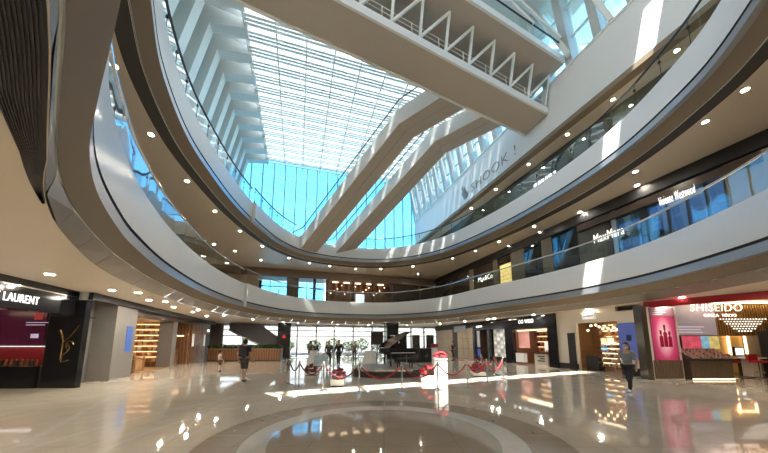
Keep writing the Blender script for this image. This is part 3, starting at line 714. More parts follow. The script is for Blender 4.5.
sh = part('counter', BLACK, ysl, 'box', x0, x1, yy-0.05, yy+0.35, 0, z0-0.02)
part('shelf_light', mat('shelf_glow', (1, 1, 1), 0.5, emit=0.245), ysl, 'box', x0, x1, yy+0.05, yy+0.28, z1-0.03, z1)
part('counter_top', STEEL, ysl, 'box', x0, x1, yy-0.1, yy+0.35, z0-0.02, z0)
part('shelf_back', mat('red_back', (0.3, 0.02, 0.03), 0.4), ysl, 'box', x0, x1, yy+0.26, yy+0.3, z0, z1)
bot = MB(); bot.lathe([(0.05, 0), (0.05, 0.13), (0.02, 0.15), (0.02, 0.17), (0.03, 0.18), (0.03, 0.24)], 8); botm = bot.mesh('bottle', mat('amber_bottle', (0.35, 0.12, 0.04), 0.1, noise=0.3))
bxm = MB().box(-0.06, 0.06, -0.05, 0.05, 0, 0.2).box(-0.062, 0.062, -0.052, 0.052, 0.15, 0.17).mesh('carton', mat('carton_black', (0.05, 0.03, 0.03), 0.3, noise=0.5))
for k in range(20):
    o = link('perfume_bottle' if k % 3 else 'perfume_carton', botm if k % 3 else bxm, None, (x0+1.2+(x1-x0-1.3)*k/20, yy+0.05+0.06*(k % 2), z0+0.001))
    tag(o, 'small amber perfume bottle on the steel topped counter of the black shop' if k % 3 else 'small dark perfume carton on the steel topped counter of the black shop', 'bottle' if k % 3 else 'carton', 'bottles on the black shop counter' if k % 3 else 'cartons on the black shop counter')
part('ceiling_glow_panel', mat('panel_glow', (1, 0.95, 0.85), 0.5, emit=1.75, ecol=(1, 0.8, 0.55)), ysl, 'box', xs0, xs1-0.5, yy-1.2, yy-1.0, 2.86, 2.89)  # added glowing plate that brightens the shop and the soffit outside
part('shop_ceiling', CEIL, ysl, 'box', xs0-2, xs1+1.2, yy-3.0, yy+0.6, 2.9, 2.95)

# grey passage wall with glass door and exit sign
pw = in_hall('wall_left', 'grey panelled passage wall beside the perfume shop', 'wall', kind='structure')
part('end_pier', STEELW, pw, 'box', t_l-0.5, t_l, 13.75, 14.05, 0, ZC1-0.001)
part('panel', GREYP, pw, 'box', t_l-0.7, t_l-0.6, 14.1, 15.6, 0, ZC1-0.001)
for s_ in (14.95, 15.3): part('panel_joint', DARKG, pw, 'box', t_l-0.61, t_l-0.595, s_-0.012, s_+0.012, 0, 2.7)
part('head_trim', STEEL, pw, 'box', t_l-0.6, t_l-0.5, 14.1, 15.6, 2.66, 2.72)
dr = part('glass_door', BGLASS, pw, 'box', t_l-0.58, t_l-0.56, 14.2, 14.85, 0.02, 2.4)
part('door_handle', STEEL, dr, 'box', t_l-0.55, t_l-0.52, 14.72, 14.76, 0.8, 1.6)
ex = in_hall('exit_sign', 'small green exit sign above the glass door', 'sign', t_l-0.5, 14.5, 2.5); part('sign_box', mat('green_glow', (0.1, 0.5, 0.3), 0.4, emit=0.28), ex, 'box', -0.08, -0.02, -0.25, 0.25, -0.1, 0.1)
part('wall_pier', GREYP, pw, 'box', t_l-1, t_l+0.25, 15.6, 17.3, 0, ZC1-0.001)
part('top_fascia', MBLACK, pw, 'box', t_l+0.26, t_l+0.4, 13.65, 31.0, 3.27, ZC1-0.001)
part('blue_notice', mat('blue_print', (0.05, 0.12, 0.4), 0.3, emit=0.087), pw, 'box', t_l+0.25, t_l+0.27, 16.5, 17.0, 1.2, 2.4)

# shelf shop with warm light
def shelf_unit(parent, x0, x1, y, z0, z1, n, frame_m, back_m, axis='y'):
    pass
sp = in_hall('gift_shop', 'warm lit gift shop with honey coloured shelves beside the grey pier', 'shop')
s0_, s1_ = 17.4, 23.2
part('header', DKBRN, sp, 'box', t_l-0.4, t_l, s0_, s1_, 3.0, ZC1-0.001)
part('side_pier', GREYP, sp, 'box', t_l-0.8, t_l, s1_-0.7, s1_, 0, 3.0)
part('shop_floor', LWOOD, sp, 'box', t_l-4, t_l, s0_, s1_, 0, 0.02)
part('back_wall', LWOOD, sp, 'box', t_l-3.2, t_l-3.0, s0_, s1_, 0, 3.0)
part('side_wall', LWOOD, sp, 'box', t_l-3.0, t_l-0.8, s1_-0.15, s1_, 0, 3.0)
part('shop_ceiling', CEIL, sp, 'box', t_l-3.2, t_l-0.4, s0_, s1_, 3.0, 3.04)
for k in range(7):
    part('shelf_board', LWOOD, sp, 'box', t_l-2.95, t_l-0.85, s1_-0.5, s1_-0.16, 0.35+0.36*k, 0.38+0.36*k)
    part('shelf_light', WARM, sp, 'box', t_l-2.9, t_l-0.9, s1_-0.2, s1_-0.17, 0.65+0.36*k, 0.67+0.36*k)
for k in range(4): part('ceiling_glow_panel', mat('panel_glow', (1, 0.95, 0.85), 0.5, emit=1.75, ecol=(1, 0.8, 0.55)), sp, 'box', t_l-2.6, t_l-2.2, s0_+0.4+1.1*k, s0_+0.9+1.1*k, 2.97, 2.99)
gb = [MB().box(-0.09, 0.09, -0.06, 0.06, 0, h).box(-0.095, 0.095, -0.065, 0.065, h*0.75, h*0.82).mesh('gift_box', mat('gift_%d' % i, c, 0.5, noise=0.2)) for i, (h, c) in enumerate(((0.2, (0.75, 0.45, 0.2)), (0.26, (0.8, 0.7, 0.5)), (0.16, (0.5, 0.16, 0.08))))]
names3 = ('orange', 'cream', 'rust coloured')
for k in range(7):
    for j in range(7):
        i = (k*2+j) % 3
        o = link('gift_box', gb[i], None, hall(t_l-2.8+0.29*j, s1_-0.34, 0.381+0.36*k), TH)
        tag(o, '%s gift box on the warm lit honey coloured shelves' % names3[i], 'box', '%s boxes on the gift shop shelves' % names3[i])
dt_ = in_hall('display_table', 'low wooden display table at the gift shop entrance', 'table', t_l-0.7, 19.4)
part('table_top', LWOOD, dt_, 'box', -0.4, 0.4, -0.5, 0.5, 0.82, 0.88)
for (x, y) in ((-0.35, -0.45), (0.35, -0.45), (-0.35, 0.45), (0.35, 0.45)): part('leg', LWOOD, dt_, 'box', x-0.04, x+0.04, y-0.04, y+0.04, 0.02, 0.82)
part('cabinet', LWOOD, dt_, 'box', -0.3, 0.3, -0.4, 0.4, 0.15, 0.7)

# dark wood shop beyond
ws = in_hall('wood_shop', 'dark walnut panelled shop front next to the gift shop', 'shop')
part('header', DKBRN, ws, 'box', t_l-0.3, t_l, s1_, 31, 3.05, ZC1-0.001)
for k in range(6):
    s_ = 26.2+0.8*k; part('wall_panel', WOOD, ws, 'box', t_l-0.2, t_l, s_+0.01, s_+0.79, 0, 3.05)
part('back_wall', WOOD, ws, 'box', t_l-2.6, t_l-2.5, s1_+0.02, 26.2, 0, 3.05)
part('end_wall', WOOD, ws, 'box', t_l-2.5, t_l-0.2, 26.05, 26.2, 0, 3.05)
part('counter', WOOD, ws, 'box', t_l-1.6, t_l-0.6, 24.6, 25.4, 0, 1.1); part('counter_top', DKBRN, ws, 'box', t_l-1.65, t_l-0.55, 24.55, 25.45, 1.1, 1.15)
part('shelf_light', WARM, ws, 'box', t_l-2.3, t_l-0.5, 26.0, 26.04, 2.1, 2.16)
part('notice_panel', mat('pale_notice', (0.7, 0.68, 0.62), 0.5, emit=0.14), ws, 'box', t_l, t_l+0.03, 26.3, 26.7, 1.3, 2.3)
part('notice_panel', mat('pale_notice', (0.7, 0.68, 0.62), 0.5), ws, 'box', t_l, t_l+0.03, 29.2, 29.6, 1.3, 2.3)
part('doorway', MBLACK, ws, 'box', t_l, t_l+0.02, 29.9, 30.8, 0, 2.4)
part('lit_sign', SIGNW, ws, 'box', t_l, t_l+0.05, 30.1, 30.6, 2.6, 2.8)

# ------------------------------------------------------------------ right hand shops (plane t = 16.3)
t_r = 16.3
def wallbox(name, m, parent, u0, u1, v0, v1, d0=0.0, d1=0.1, t=t_r, zfloor=False, lab=None):
    a, c, z0, z1 = rect(u0, u1, v0, v1, t)
    if zfloor: z0 = 0.0
    return part(name, m, parent, 'box', t+d0, t+d1, a, c, z0, min(z1, ZC1-0.001), label=lab)
def su(u, t=t_r): return att(u, 342, t).y
# tan stone shop
sa = in_hall('stone_shop', 'tan stone shop front with a dark doorway far down the passage', 'shop')
e0, e1 = su(436), su(474)
for k in range(8):
    s_ = e1+(e0-e1)*k/8
    if k in (3,): continue
    for j in range(3): part('stone_tile', TANST, sa, 'box', t_r, t_r+0.12, s_+0.02, s_+(e0-e1)/8-0.02, 0.02+1.0*j, 1.0+1.0*j)
part('header', MBLACK, sa, 'box', t_r-0.1, t_r+0.15, e1, e0, 3.02, ZC1-0.001)
part('doorway', MBLACK, sa, 'box', t_r+0.06, t_r+0.2, e1, e0, 0, 3.02)
part('notice_board', mat('grey_board', (0.25, 0.26, 0.27), 0.4, emit=0.052), sa, 'box', t_r-0.14, t_r-0.1, e1+1.2, e1+3.4, 2.7, 3.3)
# dark shop
sb = in_hall('dark_shop', 'black shop front with a backlit panel of small notices', 'shop')
e0, e1 = su(474), su(508)
part('header', BLACK, sb, 'box', t_r-0.1, t_r+0.2, e1, e0, 2.75, ZC1-0.001)
for u in (474.5, 489, 507): part('frame_post', BLACK, sb, 'box', t_r-0.08, t_r+0.2, su(u)-0.14, su(u)+0.14, 0, 2.75)
part('back_wall', DKBRN, sb, 'box', t_r+2.4, t_r+2.5, e1, e0-0.12, 0, 3)
part('side_wall', DKBRN, sb, 'box', t_r+0.2, t_r+2.4, e0-0.12, e0-0.02, 0, 3)
wallbox('notice_wall', mat('grey_notice', (0.38, 0.38, 0.37), 0.5, noise=0.6, nscale=9, emit=0.087), sb, 491, 504, 329, 357, 0.3, 0.34)
for i in range(4):
    for j in range(7):
        a, c, z0, z1 = rect(491, 504, 329, 357, t_r); ds = (c-a)/4; dz = (z1-z0)/7
        part('notice', mat('notice_%d' % ((i+j) % 3), ((0.7, 0.68, 0.62), (0.5, 0.5, 0.52), (0.25, 0.24, 0.23))[(i+j) % 3], 0.5, emit=0.105), sb, 'box', t_r+0.28, t_r+0.3, a+ds*i+0.06, a+ds*(i+1)-0.06, z0+dz*j+0.05, z0+dz*(j+1)-0.05)
wallbox('poster', mat('blue_poster', (0.08, 0.1, 0.35), 0.4, emit=0.14), sb, 474, 478, 349, 356, 0.2, 0.24)
wallbox('poster', mat('grey_poster', (0.4, 0.4, 0.42), 0.4, emit=0.105), sb, 474, 478, 331, 347, 0.2, 0.24)
part('sign_strip', SIGNW, sb, 'box', t_r-0.12, t_r-0.1, e0-1.5, e0-0.6, 3.02, 3.14)
for k in range(5): part('shelf_board', DKBRN, sb, 'box', t_r+1.5, t_r+2.4, su(488), su(480), 0.5+0.45*k, 0.54+0.45*k)
for k in range(3): part('shelf_light', WARM, sb, 'box', t_r+1.9, t_r+1.95, su(488), su(480), 0.9+0.6*k, 0.93+0.6*k)
# black cosmetics shop
sc_ = in_hall('cosmetics_shop', 'black framed cosmetics shop with white sign letters and pink display', 'shop')
e0, e1 = su(508), su(558)
part('header', BLACK, sc_, 'box', t_r-0.12, t_r+0.2, e1, e0, 2.62, ZC1-0.001)
for (u0, u1) in ((508, 513.5), (549, 558)): wallbox('frame_post', BLACK, sc_, u0, u1, 318, 368, -0.1, 0.25, zfloor=True)
part('back_wall', mat('rose_wall', (0.30, 0.15, 0.11), 0.5), sc_, 'box', t_r+2.6, t_r+2.7, e1+0.02, e0-0.02, 0, 2.9)
part('side_wall', mat('rose_wall', (0.30, 0.15, 0.11)), sc_, 'box', t_r+0.25, t_r+2.6, e0-0.12, e0-0.02, 0, 2.85)
part('ceiling_glow_panel', MATS['panel_glow'], sc_, 'box', t_r+1.0, t_r+1.3, e1+0.6, e0-0.6, 2.8, 2.84)  # glowing plate added to light the back wall
part('shop_ceiling', MBLACK, sc_, 'box', t_r+0.2, t_r+2.6, e1+0.02, e0-0.02, 2.85, 2.9)
part('ceiling_glow_strip', WARM, sc_, 'box', t_r+0.4, t_r+0.5, e1+0.8, e0-0.6, 2.5, 2.56)
letters('sign_lettering', 'OO WOO', 0.42, SIGNW, sc_, (t_r-0.14, su(528.5), att(528, 321.5, t_r).z), FACE_L, width=su(521)-su(536))
wallbox('poster', mat('pink_poster', (0.75, 0.36, 0.3), 0.4, noise=0.4, nscale=1.5, emit=0.12), sc_, 514.5, 525, 331, 348, 0.4, 0.45)
wallbox('light_box', mat('white_box_glow', (0.7, 0.68, 0.65), 0.4, emit=0.035), sc_, 515, 523, 353, 362, 0.0, 0.3)
for k, (u0, u1, v0, v1, c) in enumerate(((527, 530, 342, 352, (0.8, 0.75, 0.7)), (533, 536.5, 341, 351, (0.75, 0.7, 0.65)), (539, 542, 341, 352, (0.8, 0.7, 0.6)), (544, 548, 340, 352, (0.6, 0.5, 0.45)))):
    wallbox('display_panel', mat('panel_lit_%d' % k, c, 0.4, emit=0.21), sc_, u0, u1, v0, v1, 1.6, 1.65)
for k in range(4):
    part('wall_shelf', DKBRN, sc_, 'box', t_r+2.2, t_r+2.6, e1+0.4, e0-0.5, 0.9+0.42*k, 0.93+0.42*k)
    part('shelf_light', WARM, sc_, 'box', t_r+2.5, t_r+2.55, e1+0.4, e0-0.5, 1.25+0.42*k, 1.27+0.42*k)
    for j in range(12):
        o = link('lotion_bottle', botm if (j+k) % 2 else bxm, None, hall(t_r+2.35, e1+0.6+(e0-e1-1.3)*j/11, 0.931+0.42*k)); lo_ = (j+k) % 2
        tag(o, 'amber lotion bottle on the back shelves of the black cosmetics shop' if lo_ else 'dark carton on the back shelves of the black cosmetics shop', 'bottle' if lo_ else 'carton', 'bottles on the cosmetics shop shelves' if lo_ else 'cartons on the cosmetics shop shelves')
        if not lo_: o.name = 'lotion_carton'
cn = in_hall('sales_counter', 'white fronted counter with black lettering in the black cosmetics shop', 'counter')
a, c, z0, z1 = rect(530, 543, 354, 366, t_r); part('front', mat('cream_front', (0.6, 0.55, 0.48), 0.4), cn, 'box', t_r+0.3, t_r+0.9, a, c, 0, z1); part('top', MBLACK, cn, 'box', t_r+0.25, t_r+0.95, a-0.05, c+0.05, z1, z1+0.05)
for k in range(3): part('print_line', MBLACK, cn, 'box', t_r+0.285, t_r+0.3, a+0.25, c-0.3-0.2*(k % 2), z1*0.35+0.16*k, z1*0.35+0.16*k+0.08)
for k in range(6):
    o = link('perfume_bottle', botm, None, hall(t_r+0.6, a+0.2+(c-a-0.4)*k/5, z1+0.051)); tag(o, 'small amber bottle on the white fronted cosmetics counter', 'bottle', 'bottles on the cosmetics counter')
# beige jewellery shop
sj = in_hall('jewellery_shop', 'beige stone shop front with a small lit sign and bright shelves', 'shop')
e0, e1 = su(558), su(641)
wallbox('stone_wall', BEIGE, sj, 558, 577, 310, 372, 0, 0.2, zfloor=True); wallbox('stone_wall', BEIGE, sj, 619, 642, 310, 376, 0, 0.2, zfloor=True)
zo = att(598, 322, t_r).z
part('stone_header', BEIGE, sj, 'box', t_r, t_r+0.2, su(619), su(577), zo, ZC1-0.001)
part('skirting', MBLACK, sj, 'box', t_r-0.03, t_r, su(577), e0, 0, 0.35); part('skirting', MBLACK, sj, 'box', t_r-0.03, t_r, e1, su(619), 0, 0.35)
a, c, z0, z1 = rect(586, 598.5, 312, 319, t_r)
part('lit_sign', mat('sign_box_glow', (0.9, 0.9, 0.9), 0.4, emit=0.08), sj, 'box', t_r-0.12, t_r, a, c, z0, z1)
letters('sign_lettering', 'SABON', 0.2, MBLACK, sj, (t_r-0.125, (a+c)/2, (z0+z1)/2), FACE_L, width=(c-a)*0.75)
wallbox('dark_screen', MBLACK, sj, 568.5, 575.5, 333, 369, -0.06, 0, zfloor=False)
wallbox('screen', mat('indigo_screen', (0.05, 0.065, 0.2), 0.3, noise=0.3, nscale=0.5, emit=0.1, ecol=(0.14, 0.18, 0.5)), sj, 620, 639, 323, 360, -0.08, 0)
wallbox('screen_picture', mat('navy_print', (0.03, 0.04, 0.1), 0.3), sj, 628, 633, 335, 341, -0.09, -0.08)
part('back_wall', mat('warm_back', (0.34, 0.21, 0.11), 0.5, noise=0.3), sj, 'box', t_r+2.6, t_r+2.7, e1+0.02, e0-0.02, 0, 3.0)
part('side_wall', MATS['warm_back'], sj, 'box', t_r+0.2, t_r+2.6, e0-0.3, e0-0.2, 0, 3.0)
part('shop_ceiling', mat('brown_ceiling', (0.12, 0.07, 0.04), 0.5), sj, 'box', t_r+0.2, t_r+2.6, e1+0.02, e0-0.2, 3.0, 3.05)
wallbox('shop_counter', MBLACK, sj, 580, 592, 356, 369, 0.35, 0.8, zfloor=True)
for k in range(5):
    a, c, z0, z1 = rect(593, 617, 353, 370, t_r); z = 0.25+0.27*k
    part('shelf_board', DKBRN, sj, 'box', t_r+0.3, t_r+0.7, a, c, z, z+0.03)
    part('shelf_light', WARM, sj, 'box', t_r+0.65, t_r+0.68, a, c, z+0.2, z+0.23)
    for j in range(7):
        o = link('trinket_box', gb[(j+k) % 3], None, hall(t_r+0.5, a+0.15+(c-a-0.3)*j/6, z+0.031), TH); o.scale = (0.8, 0.8, 0.7)
        tag(o, '%s trinket box on the lit shelves of the beige shop' % names3[(j+k) % 3], 'box', '%s boxes in the beige shop' % names3[(j+k) % 3])
for k in range(4):
    a, c, z0, z1 = rect(579, 592, 333, 355, t_r); z = 1.35+0.36*k
    part('wall_shelf', LWOOD, sj, 'box', t_r+1.9, t_r+2.6, su(620), su(574), z, z+0.03)
    part('shelf_light', WARM, sj, 'box', t_r+2.5, t_r+2.55, su(620), su(574), z+0.26, z+0.29)
    for j in range(14):
        o = link('ornament_box', gb[(j*2+k) % 3], None, hall(t_r+2.2, su(620)+(su(574)-su(620))*(j+0.5)/14, z+0.031), TH)
        tag(o, '%s ornament box on the wall shelves at the back of the beige shop' % names3[(j*2+k) % 3], 'box', '%s boxes at the back of the beige shop' % names3[(j*2+k) % 3])
part('ceiling_glow_panel', MATS['panel_glow'], sj, 'box', t_r+0.9, t_r+1.1, su(618), su(578), 2.96, 2.99)  # added glowing plate, spills light out onto the hall floor
wallbox('blue_notice', mat('sky_print', (0.3, 0.6, 0.9), 0.4, emit=0.35), sj, 594, 600, 345, 352, 0.5, 0.54)
for k, (u0, u1, v0, v1) in enumerate(((579, 584, 338, 354), (585, 591, 338, 354), (601, 606, 337, 350), (608, 616, 336, 350))):
    wallbox('display_panel', mat('shop_lit_%d' % (k % 2), ((0.85, 0.62, 0.38), (0.8, 0.7, 0.55))[k % 2], 0.4, noise=0.5, nscale=5, emit=0.315), sj, u0, u1, v0, v1, 1.8, 1.85)
bulb = MB().ball((0, 0, 0), 0.07, 8, 6).mesh('bulb', WARM); cord = MB().box(-0.006, 0.006, -0.006, 0.006, 0.06, 0.4).mesh('cord', MBLACK)
for k in range(14):
    z = 2.35+0.2*((k*7) % 4)/2; r = thing('pendant_lamp', 'small round pendant bulb inside the beige shop', 'lamp', hall(t_r+0.6+0.5*(k % 3), su(617)+(su(579)-su(617))*k/13, z), 0, 'pendant bulbs in the beige shop')
    link('bulb', bulb, r); q = link('cord', cord, r); q.scale = (1, 1, (3.0-z)/0.4)
# red and gold cosmetics shop
rs_ = thing('beauty_shop', 'red headed beauty shop with glowing white sign and gold interior', 'shop')
sy = 13.0
hp_ = [atz(643, 302, 3.5), atz(690, 297.5, 3.5), atz(735, 293.5, 3.5), atz(800, 288, 3.5)]
for z0, z1, m, nm in ((3.22, 3.5, RED, 'red_header'),):
    for p, q in zip(hp_[:-1], hp_[1:]):
        d = (q-p).normalized(); n_ = Vector((-d.y, d.x, 0))*0.25
        MB().add([(p.x, p.y, z0), (q.x, q.y, z0), (q.x+n_.x, q.y+n_.y, z0), (p.x+n_.x, p.y+n_.y, z0), (p.x, p.y, z1), (q.x, q.y, z1), (q.x+n_.x, q.y+n_.y, z1), (p.x+n_.x, p.y+n_.y, z1)],
                 [(0,3,2,1),(4,5,6,7),(0,1,5,4),(1,2,6,5),(2,3,7,6),(3,0,4,7)]).build(nm, m, rs_)
part('glass_pier', mat('bronze_pier', (0.12, 0.1, 0.08), 0.15, 0.5), rs_, 'box', *recty(642.5, 648, 305, 378, sy)[:2], sy-0.1, sy+0.3, 0, 3.3)
x0, x1, _, _ = recty(650, 680, 305, 380, sy)
lb = part('light_box', mat('pale_frame', (0.7, 0.62, 0.55), 0.3), rs_, 'box', x0, x1, sy, sy+0.3, 0, 3.25)
a0, a1, z0, z1 = recty(652.5, 677, 308, 361, sy)
PINK = bpy.data.materials.new('pink_burst'); PINK.use_nodes = True; nt = PINK.node_tree; bs = nt.nodes['Principled BSDF']
tc = nt.nodes.new('ShaderNodeTexCoord'); mp = nt.nodes.new('ShaderNodeMapping'); mp.inputs['Location'].default_value = (-0.5, 0, -0.45)
gd = nt.nodes.new('ShaderNodeTexGradient'); gd.gradient_type = 'SPHERICAL'; mp.inputs['Scale'].default_value = (1.6, 1, 1.5); mp.inputs['Location'].default_value = (-0.8, 0, -0.66)
cr = nt.nodes.new('ShaderNodeValToRGB'); cr.color_ramp.elements[0].color = (0.16, 0.005, 0.035, 1); cr.color_ramp.elements[1].color = (0.9, 0.68, 0.7, 1); e_ = cr.color_ramp.elements.new(0.4); e_.color = (0.45, 0.04, 0.12, 1)
nt.links.new(tc.outputs['Generated'], mp.inputs['Vector']); nt.links.new(mp.outputs['Vector'], gd.inputs['Vector']); nt.links.new(gd.outputs['Fac'], cr.inputs['Fac'])
nt.links.new(cr.outputs['Color'], bs.inputs['Base Color']); nt.links.new(cr.outputs['Color'], bs.inputs['Emission Color']); bs.inputs['Emission Strength'].default_value = 0.16
part('poster', PINK, lb, 'box', a0, a1, sy-0.03, sy, z0, z1)
zt = z0+(z1-z0)*0.84
part('poster_band', mat('mauve_print', (0.22, 0.13, 0.16), 0.4, emit=0.052), lb, 'box', a0, a1, sy-0.035, sy-0.03, zt, z1)
text_lines(lb, a0+0.1, a1-0.3, sy-0.035, zt+0.36, 4, 0.035, 0.085, mat('rose_print', (0.6, 0.45, 0.45), 0.5, emit=0.08))
for k, (dx, h) in enumerate(((-0.16, 0.75), (0.03, 1.0), (0.22, 0.7))):
    cx = (a0+a1)/2+dx; zb = z0+0.62
    b = MB(); b.lathe([(0.085, 0), (0.09, 0.02), (0.09, h*0.62), (0.03, h*0.7), (0.03, h*0.76), (0.05, h*0.77), (0.05, h)], 10, (cx, sy-0.06, zb)); b.v = [(x, sy-0.035+(y-(sy-0.06))*0.2, z) for x, y, z in b.v]; b.build('poster_bottle', mat('crimson_print', (0.3, 0.01, 0.04), 0.2, emit=0.07), lb)
# ribbed base and tester stand
x2, x3, _, _ = recty(687, 728, 362, 380, sy-0.2)
RIB = mat('bronze_rib', (0.2, 0.14, 0.09), 0.35, 0.3)
for k in range(11): part('base_rib', RIB, rs_, 'box', x0+0.05+(x1-x0-0.1)*k/11, x0+0.05+(x1-x0-0.1)*(k+0.7)/11, sy-0.06, sy-0.001, 0.05, 0.85)
ts = thing('tester_stand', 'ribbed bronze tester counter with rows of dark cosmetics', 'counter')
part('body', DKBRN, ts, 'box', x2, x3, sy-0.2, sy+0.35, 0, 0.85)
for k in range(20): part('rib', RIB, ts, 'box', x2+(x3-x2)*k/20, x2+(x3-x2)*(k+0.65)/20, sy-0.25, sy-0.2, 0.1, 0.85)
part('foot_light', WARM, ts, 'box', x2, x3, sy-0.24, sy-0.22, 0.03, 0.07)
part('top', MBLACK, ts, 'box', x2-0.05, x3+0.1, sy-0.35, sy+0.35, 0.85, 0.92)
for k in range(4):
    xa = x2+(x3-x2)*k/4
    o = MB().add([(xa+0.03, sy-0.3, 0.93), (xa+(x3-x2)/4-0.03, sy-0.3, 0.93), (xa+(x3-x2)/4-0.13, sy+0.3, 1.35), (xa-0.07, sy+0.3, 1.35), (xa+0.03, sy-0.28, 0.92), (xa+(x3-x2)/4-0.03, sy-0.28, 0.92), (xa+(x3-x2)/4-0.13, sy+0.3, 0.92), (xa-0.07, sy+0.3, 0.92)],
        [(0,1,2,3),(7,6,5,4),(0,4,5,1),(1,5,6,2),(2,6,7,3),(3,7,4,0)]).build('tray', DKBRN, ts)
    for j in range(5):
        for i in range(3):
            f = (j+0.5)/5; xx = xa+0.03-0.1*f+((x3-x2)/4-0.06)*(i+0.5)/3; yv = sy-0.3+0.6*f; zz = 0.93+0.42*f
            link('tester', MATS.get('tm') or MATS.setdefault('tm', MB().box(-0.035, 0.035, -0.03, 0.03, 0, 0.07).mesh('tester', mat('rose_tester', (0.5, 0.25, 0.22), 0.2, noise=0.5))), o).location = (xx, yv, zz-0.02)
wy = sy+1.0
part('back_panel', mat('gold_curtain', (0.42, 0.27, 0.13), 0.35, 0.2, noise=0.3, nscale=3), rs_, 'box', aty(676, 342, wy).x, aty(860, 342, wy).x, wy+0.05, wy+0.2, aty(720, 336, wy).z, 3.52)
for k in range(34):
    xa = aty(719, 342, wy).x+0.13*k; part('curtain_rod', GOLD, rs_, 'box', xa, xa+0.03, wy+0.01, wy+0.05, aty(720, 335, wy).z, 3.5)
a0, a1, z0, z1 = recty(678, 719, 301, 335, wy-0.25)
part('lilac_panel', mat('lilac_screen', (0.36, 0.33, 0.37), 0.35, emit=0.087), rs_, 'box', a0, a1, wy-0.25, wy-0.2, z0, min(z1, 3.5))
text_lines(rs_, a0+0.12, a1-0.6, wy-0.25, z0+0.42, 3, 0.06, 0.13, mat('lilac_print', (0.62, 0.6, 0.75), 0.5, emit=0.12))
for (u0, u1, c, nm) in ((683, 701, (0.75, 0.1, 0.16), 'coral'), (701, 709, (0.25, 0.55, 0.8), 'aqua'), (709, 719, (0.8, 0.62, 0.22), 'yellow')):
    a0, a1, z0, z1 = recty(u0, u1, 336, 349, wy-0.25); part('colour_panel', mat(nm+'_panel', c, 0.4, noise=0.8, nscale=5, emit=0.14), rs_, 'box', a0, a1, wy-0.26, wy-0.2, z0, z1)
ssx0, ssx1, sz0, sz1 = recty(695, 748, 304, 312, sy+0.4)
letters('sign_lettering', 'SHISEIDO', 0.5, mat('sign_pink_glow', (1, 0.9, 0.85), 0.5, emit=0.7, ecol=(1, 0.78, 0.7)), rs_, ((ssx0+ssx1)/2, sy+0.4, (sz0+sz1)/2), FACE, width=ssx1-ssx0, shear=0.1)
a0, a1, z0, z1 = recty(708, 741, 313, 318, sy+0.4)
for wtxt, f0, f1 in (('GINZA', 0.0, 0.45), ('TOKYO', 0.55, 1.0)): letters('sign_lettering', wtxt, 0.2, mat('sign_pink_glow', (1, 0.9, 0.85)), rs_, (a0+(a1-a0)*(f0+f1)/2, sy+0.4, (z0+z1)/2), FACE, width=(a1-a0)*(f1-f0))
dot = MB().ball((0, 0, 0), 0.028, 6, 4).mesh('light_dot', SIGNW)
a0, a1, z0, z1 = recty(723, 775, 319, 331, wy-0.1)
for j in range(6):
    n = 16-2*j-(j % 2)
    for i in range(n):
        q = link('light_dot', dot, rs_); q.location = ((a0+a1)/2+(i-(n-1)/2)*(a1-a0)/17, wy-0.02, z1-(z1-z0)*j/5)
# inner room
iy = sy+3.2
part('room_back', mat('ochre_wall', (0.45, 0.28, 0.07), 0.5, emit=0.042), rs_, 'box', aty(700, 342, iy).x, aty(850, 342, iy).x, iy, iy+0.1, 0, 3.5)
part('room_floor', mat('brown_floor', (0.22, 0.13, 0.07), 0.2), rs_, 'box', x1, x1+9, sy+0.4, iy, 0, 0.02)
a0, a1, z0, z1 = recty(728, 746, 334, 355, iy-0.1)
b = MB(); b.box(a0, a1, iy-0.15, iy-0.05, z1-0.06, z1).box(a0, a0+0.06, iy-0.15, iy-0.05, z0, z1).box(a1-0.06, a1, iy-0.15, iy-0.05, z0, z1); b.build('lit_arch', WARM, rs_)
a0, a1, z0, z1 = recty(732, 742, 347, 356, iy-0.6)
mo = thing('monitor', 'black framed monitor showing a white page in the beauty shop', 'monitor', ((a0+a1)/2, iy-0.6, 0)); part('stand', DKSTEEL, mo, 'box', -0.1, 0.1, -0.05, 0.05, 0.02, z0); part('frame', MBLACK, mo, 'box', (a0-a1)/2, (a1-a0)/2, -0.04, 0.04, z0, z1)
part('display', mat('page_glow', (0.9, 0.9, 0.9), 0.4, emit=0.35), mo, 'box', (a0-a1)/2+0.05, (a1-a0)/2-0.05, -0.05, -0.04, z0+0.05, z1-0.05)
part('ceiling_glow_strip', mat('room_glow', (1, 0.85, 0.6), 0.5, emit=2.1, ecol=(1, 0.75, 0.45)), rs_, 'box', aty(715, 342, iy).x, aty(800, 342, iy).x, iy-1.4, iy-1.2, 3.2, 3.24)
def rounded(x, y, w, d, r, n=4):
    out = []
    for (cx, cy, a) in ((x+w/2-r, y+d/2-r, 0), (x-w/2+r, y+d/2-r, pi/2), (x-w/2+r, y-d/2+r, pi), (x+w/2-r, y-d/2+r, 3*pi/2)):
        for k in range(n+1): out.append((cx+r*math.cos(a+pi/2*k/n), cy+r*math.sin(a+pi/2*k/n)))
    return out
ct = thing('makeup_table', 'pale makeup table with steel pedestal in the beauty shop', 'table', (aty(749, 342, sy+0.8).x, sy+0.8, 0.02))
MB().prism(rounded(-0.1, 0, 1.15, 0.6, 0.2), 0.86, 0.92).build('table_top', mat('pale_top', (0.8, 0.72, 0.6), 0.2), ct); part('pedestal', mat('pale_top', (0.8, 0.72, 0.6)), ct, 'box', -0.3, 0.1, -0.2, 0.2, 0.03, 0.86); part('base', STEEL, ct, 'box', -0.4, 0.2, -0.3, 0.3, 0, 0.03)
part('ceiling_glow_strip', mat('room_glow', (1, 0.85, 0.6)), rs_, 'box', aty(680, 342, wy).x, aty(800, 342, wy).x, wy-0.75, wy-0.6, 3.47, 3.5)  # glowing strip added to light the gold curtain
